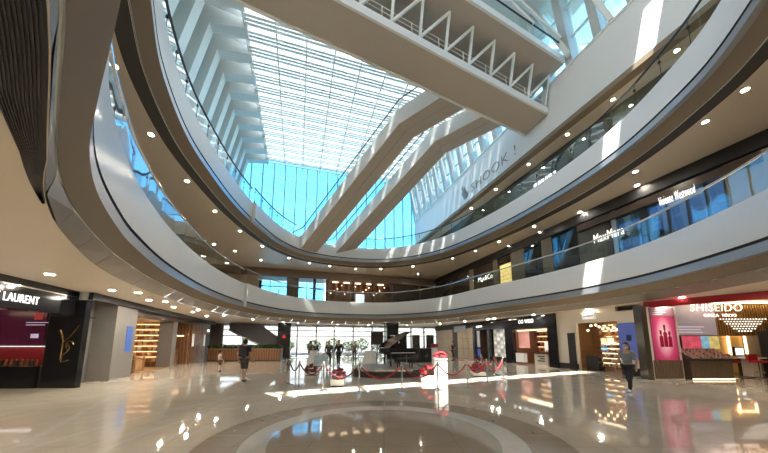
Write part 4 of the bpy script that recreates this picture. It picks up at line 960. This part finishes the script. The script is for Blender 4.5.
def bar_stool(u, y, label, m):
    r = thing('bar_stool', label, 'stool', (aty(u, 342, y).x, y, 0))
    MB().prism(rounded(0, 0, 0.5, 0.46, 0.12), 0.72, 0.82).build('seat', m, r); b = MB(); b.prism(rounded(0, 0.22, 0.5, 0.08, 0.04), 0.8, 1.1); b.build('backrest', m, r)
    b = MB(); b.tube([(0, 0, 0.02), (0, 0, 0.72)], 0.03, 8); b.build('post', STEEL, r); b = MB(); b.lathe([(0.22, 0), (0.22, 0.02), (0.04, 0.05)], 16); b.build('base', STEEL, r)
    b = MB(); b.tube([(0.16*math.cos(a), 0.16*math.sin(a), 0.3) for a in [2*pi*k/12 for k in range(13)]], 0.012, 5); b.build('foot_ring', STEEL, r)
bar_stool(728, sy+0.3, 'red upholstered bar stool beside the tester counter', RED); bar_stool(755, sy+0.2, 'red upholstered bar stool before the makeup table', RED)
tr_ = thing('product_tower', 'tall black tower of cosmetics at the beauty shop edge', 'display stand', (aty(772, 342, sy+0.6).x, sy+0.6, 0))
part('tower_body', MBLACK, tr_, 'box', -0.35, 0.35, -0.2, 0.2, 0, 2.2)
for k in range(4): part('tower_shelf', DKBRN, tr_, 'box', -0.33, 0.33, -0.26, -0.2, 0.6+0.4*k, 0.64+0.4*k)

# ------------------------------------------------------------------ lower balcony level: far restaurants and right hand shops
S_2 = 35.0
wf = in_hall('wall_far', 'brown restaurant front with windows along the far side of the lower balcony', 'wall', kind='structure')
ZH = 9.25
part('header', mat('bronze_header', (0.20, 0.14, 0.10), 0.4, noise=0.1), wf, 'box', T_L, 18.0, S_2-0.2, S_2, ZH, ZC2-0.001)
part('back_wall', mat('restaurant_wall', (0.22, 0.12, 0.07), 0.5, noise=0.2), wf, 'box', ats(327, 342, S_2).x, 18.0, S_2+2.4, S_2+2.5, Z2, ZC2-0.001)
part('room_ceiling', mat('restaurant_ceiling', (0.36, 0.22, 0.14), 0.5), wf, 'box', T_L, 18.0, S_2, S_2+2.9, ZH+0.05, ZH+0.1)
def tf(u): return ats(u, 342, S_2).x
def farbox(name, m, u0, u1, z0, z1, d0, d1): return part(name, m, wf, 'box', tf(u0), tf(u1), S_2+d0, S_2+d1, z0, z1)
farbox('tan_panel', TANST, 120, 255, Z2, ZH, -0.05, 0.1)
for (u0, u1) in ((284, 296), (311, 314), (324, 327), (350, 353), (371, 373), (390, 393), (420, 422), (450, 452)): farbox('post', DKBRN, u0, u1, Z2, ZH, -0.12, 0.12)
for (u0, u1) in ((255, 284), (296, 324)):
    farbox('outer_frame', DKBRN, u0, u1, 8.5, 8.62, 2.5, 2.6); farbox('outer_frame', DKBRN, u0, u1, 7.2, 7.26, 2.5, 2.6)
    for k in range(4):
        ua = u0+(u1-u0)*k/3; farbox('outer_frame', DKBRN, ua-0.4, ua+0.4, Z2, ZH, 2.5, 2.6)
    for k in range(3): farbox('pane', FGLASS, u0+(u1-u0)*k/3+0.4, u0+(u1-u0)*(k+1)/3-0.4, Z2, ZH, 2.54, 2.55)
farbox('dark_panel', MBLACK, 284, 296, Z2, ZH, 2.5, 2.6); farbox('dark_panel', MBLACK, 100, 255, Z2, ZH, 2.5, 2.6)
farbox('dark_panel', mat('smoked_panel', (0.05, 0.04, 0.03), 0.15), 393, 470, Z2, ZH, 0.1, 0.15)
for k in range(9): farbox('wood_screen', WOOD, 329+6.6*k, 332+6.6*k, Z2, ZH, 1.6, 1.7)
for k in range(5): farbox('ceiling_glow_panel', MATS['panel_glow'], 332+12*k, 338+12*k, ZH-0.03, ZH-0.01, 1.0, 1.3)  # glowing plates added to warm the restaurant interior
farbox('glowing_window', mat('sky_window_glow', (0.6, 0.8, 0.95), 0.4, emit=0.42), 357, 366, Z2+0.7, Z2+2.0, 1.2, 1.25)  # glowing panel standing in for a bright window
for k in range(16):
    r = thing('pendant_lamp', 'small warm pendant lamp inside the far restaurant', 'lamp', hall(tf(330+3.7*k), S_2+0.5+0.3*(k % 3), 7.7+0.35*((k*5) % 4)), 0, 'pendant lamps in the far restaurant')
    b_ = link('bulb', bulb, r); q = link('cord', cord, r); q.scale = (1, 1, (ZH-r.location.z)/0.4)

t2 = 18.0
r2 = in_hall('shop_row', 'row of dark fashion shop fronts along the lower balcony', 'shop')
def rb(name, m, u0, u1, z0, z1, d0=0.0, d1=0.15, parent=None): return part(name, m, parent or r2, 'box', t2+d0, t2+d1, su(u1, t2), su(u0, t2), z0, z1)
DK = mat('smoked_brown', (0.045, 0.034, 0.024), 0.18, noise=0.2)
rb('header', MBLACK, 436, 1100, 9.55, ZC2-0.001, -0.15, 0.2)
rb('back_wall', DK, 436, 1100, Z2, 9.55, 1.2, 1.3)
OLIVE = mat('olive_panel', (0.10, 0.085, 0.05), 0.35, noise=0.15)
for (u0, u1, m) in ((436, 455, DK), (455, 472, DK), (472, 476.5, TANST), (476.5, 497, DK), (497, 502, OLIVE), (516, 530, OLIVE), (549, 560, OLIVE), (588, 618, OLIVE), (618, 623, DKBRN), (625, 630, EG), (656, 664, MBLACK)):
    rb('wall_panel', m, u0, u1, Z2, 9.55)
for (u0, u1) in ((530, 549), (560, 588)):
    rb('niche_back', mat('niche_brown', (0.2, 0.1, 0.06), 0.4), u0, u1, Z2, 9.5, 0.9, 1.0)
    for k in range(4): rb('shelf_board', LWOOD, u0+1, u1-1, 6.6+0.65*k, 6.65+0.65*k, 0.4, 0.9)
    for k in range(3): rb('shelf_light', WARM, u0+2, u1-2, 7.2+0.65*k, 7.23+0.65*k, 0.85, 0.88)
    rb('shop_glass', BGLASS, u0, u1, Z2, 9.5, 0.02, 0.04)
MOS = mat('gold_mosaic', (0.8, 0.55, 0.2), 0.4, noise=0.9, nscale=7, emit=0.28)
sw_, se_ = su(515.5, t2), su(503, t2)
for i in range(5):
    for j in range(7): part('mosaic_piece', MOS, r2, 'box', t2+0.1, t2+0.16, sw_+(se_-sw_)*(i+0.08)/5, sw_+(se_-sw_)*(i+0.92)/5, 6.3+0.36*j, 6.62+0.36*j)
for (txt, u, v, wpx, sz) in (('Max&Co', 485, 278, 14, 0.7), ('MaxMara', 608, 235, 30, 0.85), ('Vivienne Westwood', 676, 196, 36, 0.7)):
    p = att(u, v, t2-0.2); o = letters('sign_lettering', txt, sz, SIGNW, r2, p+Vector((0, 0, 0)), FACE_L, width=su(u-wpx/2, t2)-su(u+wpx/2, t2))
rb('sign_beam', DKBRN, 590, 800, 9.0, 9.4, -0.2, 0.0)
BLUE = mat('blue_reflection', (0.05, 0.16, 0.45), 0.15, noise=0.7, nscale=1.2, emit=0.297, ecol=(0.10, 0.30, 0.85))  # glowing blue that stands in for facade reflections in the shop glass
for (u0, u1, z0, z1) in ((630, 641, 6.2, 7.6), (642, 655, 6.0, 7.6), (630, 655, 8.1, 8.6), (664, 676, 7.6, 8.9), (665, 673, 6.1, 7.2), (677, 688, 7.4, 8.9), (688, 707, 7.3, 8.9), (708, 729, 7.2, 9.0), (730, 752, 7.1, 9.0)):
    rb('reflection_panel', BLUE, u0+0.4, u1-0.4, z0, z1, 0.2, 0.26)
for k in range(5): rb('frame_post', MBLACK, 664+22*k-0.8, 664+22*k+0.8, Z2, 9.0, 0.0, 0.2)
rb('display_board', mat('green_grey_board', (0.16, 0.17, 0.14), 0.3), 664, 760, 5.9, 7.0, 0.6, 0.7)
rb('shop_glass', BGLASS, 664, 790, Z2, 9.0, 0.02, 0.04); rb('shop_glass', BGLASS, 630, 656, Z2, 9.0, 0.02, 0.04)
rb('shelf_light', SIGNW, 676, 690, 6.6, 6.64, 0.5, 0.54)
rb('tan_panel', TANST, 755, 900, Z2, 9.5)
# lit sign on the upper balcony shop wall
us = in_hall('shop_sign', 'small white lit lettering on the dark upper balcony shop wall', 'sign', *[att(545, 180, 18.08).x, att(545, 180, 18.08).y, att(545, 180, 18.08).z])
for k in range(6): part('sign_letter', SIGNW, us, 'box', -0.04, 0.0, -1.0+0.36*k, -0.78+0.36*k+0.05*(k % 2), -0.2, 0.2)

# ------------------------------------------------------------------ stage, piano, counter
sg = thing('stage', 'low round cornered stage with dark sides in the middle of the hall', 'stage', (0.15, 15.55, 0))
MB().prism(rounded(0, 0, 3.5, 3.8, 1.1, 8), 0.0, 0.33).build('body', mat('stage_side', (0.035, 0.035, 0.035), 0.3), sg)
MB().prism(rounded(0, 0, 3.54, 3.84, 1.12, 8), 0.33, 0.37).build('top', mat('stage_top', (0.25, 0.23, 0.2), 0.35, noise=0.1), sg)
for k in range(6): part('step_nosing', STEEL, sg, 'box', -1.2+0.4*k, -0.82+0.4*k, -1.93, -1.9, 0.30, 0.33)
pn = thing('grand_piano', 'glossy black grand piano with its lid raised on the stage', 'piano', (0.75, 16.1, 0.37), math.radians(20))
outl = [(-0.75, -0.7), (0.75, -0.7), (0.75, 0.1), (0.68, 0.55), (0.45, 0.85), (0.2, 1.05), (-0.1, 1.25), (-0.45, 1.3), (-0.7, 1.15), (-0.75, 0.9)]
MB().prism(outl, 0.62, 0.95).build('case', BLACK, pn); part('keyboard', mat('ivory_keys', (0.85, 0.83, 0.78), 0.3), pn, 'box', -0.65, 0.65, -0.9, -0.7, 0.7, 0.73); part('key_bed', BLACK, pn, 'box', -0.75, 0.75, -0.95, -0.7, 0.62, 0.7)
part('music_desk', BLACK, pn, 'box', -0.35, 0.35, -0.5, -0.46, 0.95, 1.2)
ld = MB(); ld.prism(outl, 0, 0.03); ld.v = [(-0.75+(x+0.75)*math.cos(0.6)-z*math.sin(0.6), y, 0.96+(x+0.75)*math.sin(0.6)+z*math.cos(0.6)) for x, y, z in ld.v]; ld.build('lid', BLACK, pn)
for (x, y) in ((-0.62, -0.55), (0.62, -0.55), (-0.4, 1.0)): b = MB(); b.tube([(x, y, 0), (x, y, 0.08), (x, y, 0.62)], [0.04, 0.045, 0.07], 8); b.build('leg', BLACK, pn)
b = MB(); b.tube([(0.5, 0.1, 0.95), (0.42, 0.1, 1.6)], 0.015, 6); b.build('lid_prop', BLACK, pn)
bn = thing('piano_bench', 'padded black piano bench on the stage', 'bench', (1.05, 14.75, 0.37), math.radians(20))
MB().prism(rounded(0, 0, 0.8, 0.36, 0.06), 0.42, 0.5).build('seat', MBLACK, bn)
for (x, y) in ((-0.34, -0.13), (0.34, -0.13), (-0.34, 0.13), (0.34, 0.13)): part('leg', BLACK, bn, 'box', x-0.025, x+0.025, y-0.025, y+0.025, 0, 0.42)
tv = thing('display_monitor', 'black display monitor on a pole beside the stage', 'monitor', (aty(377, 342, 18.5).x, 18.5, 0))
part('screen', BLACK, tv, 'box', -0.38, 0.38, -0.05, 0.05, 1.5, 2.3); part('bezel', DKSTEEL, tv, 'box', -0.4, 0.4, 0.0, 0.06, 1.48, 2.32); b = MB(); b.tube([(0, 0.05, 0), (0, 0.05, 1.5)], 0.04, 8); b.build('pole', DKSTEEL, tv); b = MB(); b.lathe([(0.35, 0), (0.35, 0.03), (0.05, 0.06)], 16); b.build('base', DKSTEEL, tv)
bc = thing('bar_counter', 'long black bar counter with glossy front near the entrance', 'counter', (aty(415, 342, 24).x, 24.0, 0))
part('front', BLACK, bc, 'box', -1.75, 1.75, 0, 0.1, 0.05, 1.1); part('body', MBLACK, bc, 'box', -1.7, 1.7, 0.1, 0.7, 0, 1.1); part('top', DKSTEEL, bc, 'box', -1.85, 1.85, -0.1, 0.75, 1.1, 1.16)
for k in range(4): part('panel_joint', DKSTEEL, bc, 'box', -1.2+0.8*k, -1.18+0.8*k, -0.01, 0, 0.05, 1.1)
for k in range(3):
    q = thing('screen_panel', 'tall black partition panel behind the bar counter', 'partition', (aty((403, 416, 430)[k], 342, 26.5).x, 26.5, 0), 0, 'partitions behind the bar counter')
    part('panel', BLACK, q, 'box', -0.35, 0.35, -0.04, 0.04, 0.05, 2.3); part('foot', DKSTEEL, q, 'box', -0.4, 0.4, -0.2, 0.2, 0, 0.05)

# ------------------------------------------------------------------ stanchions and ropes
PX_ST = [(285.4,383), (289,384.5), (298.6,387.5), (323,390.5), (359,393), (402,393), (438,389.5), (467.7,387), (487.6,383), (503.7,379), (495.5,374.5), (481.6,372.5), (447.8,364.5), (406.6,364.5)]
pts_st = [atz(u, v, 0) for u, v in PX_ST]
sb_ = MB().lathe([(0.17, 0), (0.17, 0.015), (0.06, 0.04), (0.03, 0.05)], 20).mesh('base', STEEL)
sp_ = MB().lathe([(0.025, 0.04), (0.025, 0.86), (0.035, 0.87), (0.035, 0.9), (0.025, 0.905)], 12).mesh('post', STEEL)
sk_ = MB().ball((0, 0, 0.935), 0.038, 10, 8).mesh('finial', STEEL)
desc = ['beside the planter with the tilted easel', 'next to the outermost post on the hedge side', 'between the hedge side and the flower box', 'right before the white flower box', 'at the stage corner nearest the flower box', 'in front of the stage middle', 'before the tall white pedestal', 'before the flower box on the shop side', 'next to the corner post facing the beige shop', 'at the corner facing the beige shop', 'behind the corner post facing the beige shop', 'behind the flower box on the shop side', 'behind the stage toward the stone shop', 'behind the stage by the bar counter']
for k, p in enumerate(pts_st):
    r = thing('stanchion', 'chrome rope stanchion '+desc[k], 'stanchion', p, 0, 'chrome stanchions around the stage')
    link('base', sb_, r); link('post', sp_, r); link('finial', sk_, r)
ROPE = mat('red_velvet', (0.5, 0.012, 0.03), 0.7, noise=0.2, nscale=30); ROPED = mat('wine_velvet', (0.09, 0.01, 0.014), 0.75, noise=0.2, nscale=30)
ropes = [(0, 1, 0), (1, 2, 0), (2, 3, 0), (3, 4, 0), (4, 5, 1), (5, 6, 1), (6, 7, 1), (7, 8, 1), (8, 9, 1), (9, 10, 1), (10, 11, 1), (11, 12, 1)]
rdesc = ['dark red rope between the two outermost posts on the hedge side', 'dark red rope sagging on the hedge side of the stage', 'dark red rope sagging before the tilted easel', 'dark red rope sagging before the white flower box', 'bright red rope sagging before the stage front', 'bright red rope between the stage front and the tall pedestal', 'bright red rope sagging past the tall white pedestal', 'bright red rope sagging before the flower box on the shop side', 'bright red rope next to the corner facing the beige shop', 'short bright red rope at the corner facing the beige shop', 'bright red rope behind the flower box on the shop side', 'long bright red rope running back toward the stone shop']
for n_, (i, j, c) in enumerate(ropes):
    a, c2 = pts_st[i]+Vector((0, 0, 0.84)), pts_st[j]+Vector((0, 0, 0.84)); L = (c2-a).length; sag = min(0.38, 0.28*L); d = (c2-a).normalized()*0.05
    a, c2 = a+d, c2-d
    r = thing('velvet_rope', rdesc[n_], 'rope', a, 0, 'velvet ropes around the stage')
    b = MB(); b.tube([(c2-a)*x-Vector((0, 0, sag*4*x*(1-x))) for x in [k/14 for k in range(15)]], 0.025, 8); b.build('rope', ROPED if c == 0 else ROPE, r)
    for q in (Vector((0, 0, 0)), c2-a):
        b = MB(); b.ball((q.x, q.y, q.z), 0.035, 8, 6); b.build('snap_end', STEEL, r)

# ------------------------------------------------------------------ white pedestals, flower boxes, easel
FLW = mat('red_petals', (0.34, 0.012, 0.022), 0.6, noise=0.5, nscale=8); FLD = mat('wine_petals', (0.2, 0.02, 0.03), 0.6, noise=0.5, nscale=8); PEDW = mat('pedestal_white', (0.78, 0.77, 0.74), 0.35)
def flowers(parent, x, y, z, rx, rz_, n, seed, m):
    rnd = random.Random(seed)
    lf = leaf_cloud(x, y, z, rx*0.95, rx*0.8, rz_*0.8, 90, 0.06, seed); o = lf.build('leaves', LEAFD, parent); o['kind'] = 'stuff'
    for k in range(n):
        a = rnd.uniform(0, 2*pi); c = rnd.uniform(-0.2, 1); s_ = math.sqrt(max(0, 1-c*c)); q = (x+rx*s_*math.cos(a), y+rx*0.85*s_*math.sin(a), z+rz_*c)
        b = MB(); b.ball(q, 0.075, 6, 4, (1, 1, 0.8)); b.build('blossom', m, parent)
def flower_box(u, v, w, h, m, label, seed, dz=0.3):
    p = atz(u, v, 0); r = thing('flower_box', label, 'flower box', p)
    part('box', PEDW, r, 'box', -w/2, w/2, -w/2*0.8, w/2*0.8, 0.03, h); part('plinth', MBLACK, r, 'box', -w/2+0.03, w/2-0.03, -w/2*0.75, w/2*0.75, 0, 0.03)
    part('soil', DKBRN, r, 'box', -w/2+0.03, w/2-0.03, -w/2*0.75, w/2*0.75, h, h+0.01)
    flowers(r, 0, 0, h+0.1, w*0.5, dz, 26, seed, m); return r
flower_box(338, 386, 0.5, 0.26, FLD, 'white flower box of dark red blooms beside the stage, close to the easel', 1)
flower_box(428, 381.5, 0.6, 0.26, FLW, 'white flower box of bright red blooms at the foot of the tall pedestal', 2)
flower_box(478, 376, 0.6, 0.22, FLW, 'white flower box of bright red blooms on the shop side of the stage', 3)
flower_box(311, 375, 0.55, 0.15, FLD, 'low white flower box of dark red blooms under the tapered pedestal', 4)
def pedestal(u, v, w0, w1, h, label, fl, seed):
    p = atz(u, v, 0); r = thing('pedestal', label, 'pedestal', p)
    b = MB(); b.add([(-w0/2, -w0/2, 0.05), (w0/2, -w0/2, 0.05), (w0/2, w0/2, 0.05), (-w0/2, w0/2, 0.05), (-w1/2, -w1/2, h), (w1/2, -w1/2, h), (w1/2, w1/2, h), (-w1/2, w1/2, h)], [(0,3,2,1),(4,5,6,7),(0,1,5,4),(1,2,6,5),(2,3,7,6),(3,0,4,7)]); b.build('column', PEDW, r)
    part('base', PEDW, r, 'box', -w0/2-0.03, w0/2+0.03, -w0/2-0.03, w0/2+0.03, 0, 0.05); part('cap', PEDW, r, 'box', -w1/2-0.02, w1/2+0.02, -w1/2-0.02, w1/2+0.02, h, h+0.04)
    if fl: flowers(r, 0, 0, h+0.12, 0.22, 0.16, 18, seed, FLW)
pedestal(441, 383, 0.46, 0.46, 0.95, 'tall white pedestal topped with bright red blooms', True, 5)
pedestal(435, 368.5, 0.34, 0.34, 1.25, 'slim taller white pedestal behind the flower topped one', True, 6)
pedestal(313, 370, 0.75, 0.35, 1.1, 'tapered white pedestal with a wide foot behind the easel', False, 7)
pedestal(370, 366, 1.1, 0.7, 1.0, 'broad tapered white pedestal behind the stage', False, 8)
ez = thing('easel', 'low wooden easel holding a pale landscape picture', 'easel', atz(320, 376, 0))
for x in (-0.22, 0.22): b = MB(); b.tube([(x, -0.05, 0), (x*0.6, 0.1, 1.1)], 0.018, 6); b.build('leg', DKBRN, ez)
b = MB(); b.tube([(0, 0.45, 0), (0, 0.1, 1.05)], 0.018, 6); b.build('leg', DKBRN, ez); part('ledge', DKBRN, ez, 'box', -0.3, 0.3, -0.05, 0.05, 0.45, 0.48)
pc = part('picture', mat('pale_picture', (0.45, 0.6, 0.68), 0.5, noise=0.5, nscale=4), ez, 'box', -0.32, 0.32, -0.02, 0.0, 0.5, 1.0); part('picture_frame', PEDW, pc, 'box', -0.35, 0.35, -0.005, 0.01, 0.47, 1.03)

# ------------------------------------------------------------------ people
def skin_mesh(name, verts, edges, radii, m, parent, sub=1):
    me = bpy.data.meshes.new(name); me.from_pydata(verts, edges, []); o = bpy.data.objects.new(name, me); COL.objects.link(o)
    md = o.modifiers.new('s', 'SKIN'); md.use_smooth_shade = True; ss = o.modifiers.new('u', 'SUBSURF'); ss.levels = sub; ss.render_levels = sub
    for i, r in enumerate(radii):
        v = me.skin_vertices[0].data[i]; v.radius = (r, r) if not isinstance(r, tuple) else r; v.use_root = (i == 0)
    bpy.context.view_layer.update()
    ev = bpy.data.meshes.new_from_object(o.evaluated_get(bpy.context.evaluated_depsgraph_get())); bpy.data.objects.remove(o)
    ev.materials.clear(); ev.materials.append(m); ev.polygons.foreach_set('use_smooth', [True]*len(ev.polygons))
    return link(name, ev, parent)
SKIN = mat('skin_tone', (0.55, 0.34, 0.24), 0.55); HAIR = mat('black_hair', (0.012, 0.010, 0.009), 0.5)
def person(label, loc, rz, h, top, bottom, shorts=False, long_sleeve=False, stride=0.0, hair=None, shoe=None, mask=False, arm=0.15, long_hair=False, group=None):
    """local frame: facing -y, feet at z 0; drawn for 1.75 m and scaled"""
    r = thing('person', label, 'person', loc, rz, group); k = h/1.75; r.scale = (k, k, k)
    J = {'pel': (0, 0, 0.95), 'sp': (0, 0.01, 1.12), 'ch': (0, 0.0, 1.32), 'nk': (0, 0.0, 1.49), 'hd': (0, -0.01, 1.58), 'ht': (0, -0.01, 1.68)}
    for s_, n in ((-1, 'l'), (1, 'r')):
        f = -stride*s_
        J['hip'+n] = (0.09*s_, 0, 0.9); J['kn'+n] = (0.1*s_, f*0.5-0.03-0.05*abs(stride), 0.5); J['an'+n] = (0.1*s_, f+0.02, 0.09 if f <= 0 else 0.13); J['to'+n] = (0.11*s_, f-0.15, 0.035 if f <= 0 else 0.04)
        J['sh'+n] = (0.18*s_, 0, 1.42); J['el'+n] = (0.25*s_, -f*0.25+0.03, 1.14); J['wr'+n] = (0.25*s_, -f*0.6-arm, 0.92); J['pa'+n] = (0.245*s_, -f*0.68-arm-0.02, 0.84)
    names = list(J); V = [J[n] for n in names]; I = {n: i for i, n in enumerate(names)}
    rad = {'pel': (0.14, 0.11), 'sp': (0.125, 0.1), 'ch': (0.145, 0.11), 'nk': 0.055, 'hd': 0.085, 'ht': 0.085}
    for n in 'lr': rad.update({'hip'+n: 0.085, 'kn'+n: 0.058, 'an'+n: 0.038, 'to'+n: 0.034, 'sh'+n: 0.056, 'el'+n: 0.042, 'wr'+n: 0.03, 'pa'+n: (0.022, 0.034)})
    E_ = [('pel', 'sp'), ('sp', 'ch'), ('ch', 'nk'), ('nk', 'hd'), ('hd', 'ht')]
    for n in 'lr': E_ += [('pel', 'hip'+n), ('hip'+n, 'kn'+n), ('kn'+n, 'an'+n), ('an'+n, 'to'+n), ('ch', 'sh'+n), ('sh'+n, 'el'+n), ('el'+n, 'wr'+n), ('wr'+n, 'pa'+n)]
    Rr = [rad[n] for n in names]; Ed = [(I[a], I[b]) for a, b in E_]
    for s_, n in ((-1, 'l'), (1, 'r')):                              # four fingers and a thumb
        px, py, pz = J['pa'+n]
        for q, (dy, ln) in enumerate(((-0.032, 0.075), (-0.011, 0.085), (0.011, 0.08), (0.032, 0.06))):
            b0 = len(V); V += [(px, py+dy, pz-0.045), (px-0.012*s_, py+dy, pz-0.045-ln*0.55), (px-0.03*s_, py+dy, pz-0.04-ln)]; Rr += [0.010, 0.009, 0.008]; Ed += [(I['pa'+n], b0), (b0, b0+1), (b0+1, b0+2)]
        b0 = len(V); V += [(px-0.01*s_, py-0.05, pz+0.0), (px-0.02*s_, py-0.065, pz-0.05)]; Rr += [0.011, 0.009]; Ed += [(I['pa'+n], b0), (b0, b0+1)]
    skin_mesh('body', V, Ed, Rr, SKIN, r)
    # head details
    b = MB(); b.ball((0, -0.01, 1.635), 0.102, 14, 10, (0.84, 0.98, 1.18)); b.build('head', SKIN, r)
    b = MB(); b.add([(0, -0.125, 1.6), (-0.015, -0.1, 1.6), (0.015, -0.1, 1.6), (0, -0.1, 1.65)], [(0, 1, 3), (0, 3, 2), (0, 2, 1), (1, 2, 3)]); b.build('nose', SKIN, r)
    for x in (-0.033, 0.033): b = MB(); b.ball((x, -0.095, 1.645), 0.012, 6, 4); b.build('eye', HAIR, r)
    for x in (-0.086, 0.086): b = MB(); b.ball((x, 0.0, 1.63), 0.025, 6, 5, (0.4, 0.8, 1.2)); b.build('ear', SKIN, r)
    if mask: b = MB(); b.ball((0, -0.055, 1.585), 0.065, 10, 6, (0.95, 0.9, 0.8)); b.build('face_mask', mat('mask_white', (0.7, 0.78, 0.82), 0.7), r)
    else: part('mouth', mat('lip_tone', (0.4, 0.16, 0.13), 0.5), r, 'box', -0.022, 0.022, -0.1, -0.09, 1.565, 1.573)
    hb = MB(); hb.ball((0, 0.012, 1.66), 0.112, 14, 10, (0.86, 0.98, 1.05)); hb.v = [(x, y if (z > 1.68 or y > -0.02) else max(y, -0.02), z) for x, y, z in hb.v]; hb.build('hair', hair or HAIR, r)
    if long_hair: b = MB(); b.tube([(0, 0.07, 1.64), (0, 0.1, 1.5), (0, 0.1, 1.36)], [0.085, 0.07, 0.03], 10); b.build('ponytail', hair or HAIR, r)
    # clothes
    g = 0.022
    tv_ = ['pel', 'sp', 'ch', 'shl', 'shr', 'ell', 'elr']+(['wrl', 'wrr'] if long_sleeve else [])
    Vt = [J[n] for n in tv_]; It = {n: i for i, n in enumerate(tv_)}
    Rt = [(0.165, 0.13), (0.15, 0.125), (0.165, 0.13), 0.078, 0.078, 0.062, 0.062]+([0.045, 0.045] if long_sleeve else [])
    if not long_sleeve: Vt[5] = tuple(Vector(J['shl']).lerp(Vector(J['ell']), 0.75)); Vt[6] = tuple(Vector(J['shr']).lerp(Vector(J['elr']), 0.75))
    Vt[0] = (0, 0, 0.9)
    Et = [(0, 1), (1, 2), (2, 3), (2, 4), (3, 5), (4, 6)]+([(5, 7), (6, 8)] if long_sleeve else [])
    skin_mesh('shirt', Vt, Et, Rt, top, r)
    lv = ['pel', 'hipl', 'hipr', 'knl', 'knr']+([] if shorts else ['anl', 'anr']); Vl = [J[n] for n in lv]; Vl[0] = (0, 0, 0.98)
    Rl = [(0.155, 0.125), 0.105, 0.105, 0.078, 0.078]+([] if shorts else [0.058, 0.058])
    El = [(0, 1), (0, 2), (1, 3), (2, 4)]+([] if shorts else [(3, 5), (4, 6)])
    skin_mesh('shorts' if shorts else 'trousers', Vl, El, Rl, bottom, r)
    for n in 'lr':
        a, t_ = Vector(J['an'+n]), Vector(J['to'+n]); b = MB(); b.ball((0, 0, 0), 1.0, 10, 6)
        c = (a*0.45+t_*0.55); b.v = [(c.x+x*0.05, c.y+y*0.135, max(0.0, c.z-0.015+z*0.055)) for x, y, z in b.v]; b.build('shoe', shoe or MBLACK, r)
    return r
NAVY = mat('navy_cloth', (0.02, 0.025, 0.045), 0.8, noise=0.2); CHAR = mat('charcoal_cloth', (0.03, 0.03, 0.032), 0.85); GREYC = mat('grey_cloth', (0.27, 0.29, 0.31), 0.85, noise=0.1); SHOEW = mat('white_shoe', (0.75, 0.75, 0.74), 0.5); KHAKI = mat('khaki_cloth', (0.07, 0.065, 0.055), 0.85)
m1 = person('person in a dark shirt and shorts walking away with a backpack', atz(243, 382, 0), pi, 1.76, NAVY, KHAKI, shorts=True, stride=0.16, shoe=CHAR)
bp_ = thing('backpack', 'dark backpack worn by the person walking away', 'backpack', atz(243, 382, 0)+Vector((0, 0, 1.05)))
MB().prism(rounded(0, -0.2, 0.32, 0.17, 0.06), 0.0, 0.44).build('bag', CHAR, bp_); MB().prism(rounded(0, -0.3, 0.24, 0.06, 0.03), 0.04, 0.2).build('pocket', NAVY, bp_)
for x in (-0.11, 0.11): b = MB(); b.tube([(x, -0.13, 0.4), (x, -0.03, 0.46), (x, 0.1, 0.38), (x, 0.12, 0.2), (x*1.1, -0.1, 0.05)], 0.014, 6); b.build('strap', NAVY, bp_)
STRIPE = bpy.data.materials.new('striped_cloth'); STRIPE.use_nodes = True; nt = STRIPE.node_tree
tc = nt.nodes.new('ShaderNodeTexCoord'); wv = nt.nodes.new('ShaderNodeTexWave'); wv.bands_direction = 'Z'; wv.inputs['Scale'].default_value = 4.0; cr = nt.nodes.new('ShaderNodeValToRGB'); cr.color_ramp.interpolation = 'CONSTANT'; cr.color_ramp.elements[0].color = (0.04, 0.04, 0.05, 1); cr.color_ramp.elements[1].position = 0.45; cr.color_ramp.elements[1].color = (0.7, 0.68, 0.65, 1)
nt.links.new(tc.outputs['Object'], wv.inputs['Vector']); nt.links.new(wv.outputs['Color'], cr.inputs['Fac']); nt.links.new(cr.outputs['Color'], nt.nodes['Principled BSDF'].inputs['Base Color'])
person('child in a striped top standing near the hedge planter', atz(219, 371.5, 0), pi*0.8, 1.15, STRIPE, KHAKI, shorts=True, stride=0.05)
person('person in a grey top, dark trousers and face mask walking past the beige shop', atz(631, 391.5, 0), -pi*0.36, 1.62, GREYC, CHAR, stride=0.27, shoe=SHOEW, mask=True, long_hair=True)
person('person in dark clothes standing beside the easel', atz(328.5, 366, 0), 0.3, 1.72, KHAKI, CHAR, long_sleeve=True, stride=0.08)
person('person in black clothes with long sleeves walking toward the stage', atz(338.5, 366, 0), -0.2, 1.8, CHAR, MATS['matt_black'], long_sleeve=True, stride=0.12)
person('person in olive clothes standing near the entrance glass', atz(354.5, 361, 0), 0.1, 1.72, mat('olive_cloth', (0.12, 0.12, 0.06), 0.85), CHAR, stride=0.05)
person('person in a green top behind the tapered pedestal', atz(310, 364, 0), 2.6, 1.72, mat('green_cloth', (0.05, 0.09, 0.05), 0.85), CHAR, stride=0.06)
person('person in a dark jacket next to the one in green', atz(315, 362.5, 0), 2.9, 1.68, NAVY, CHAR, long_sleeve=True, stride=0.04)
person('person in a wine red top passing the stone shop', atz(453.5, 360.5, 0), -1.2, 1.7, mat('wine_cloth', (0.09, 0.02, 0.02), 0.85), CHAR, stride=0.15)
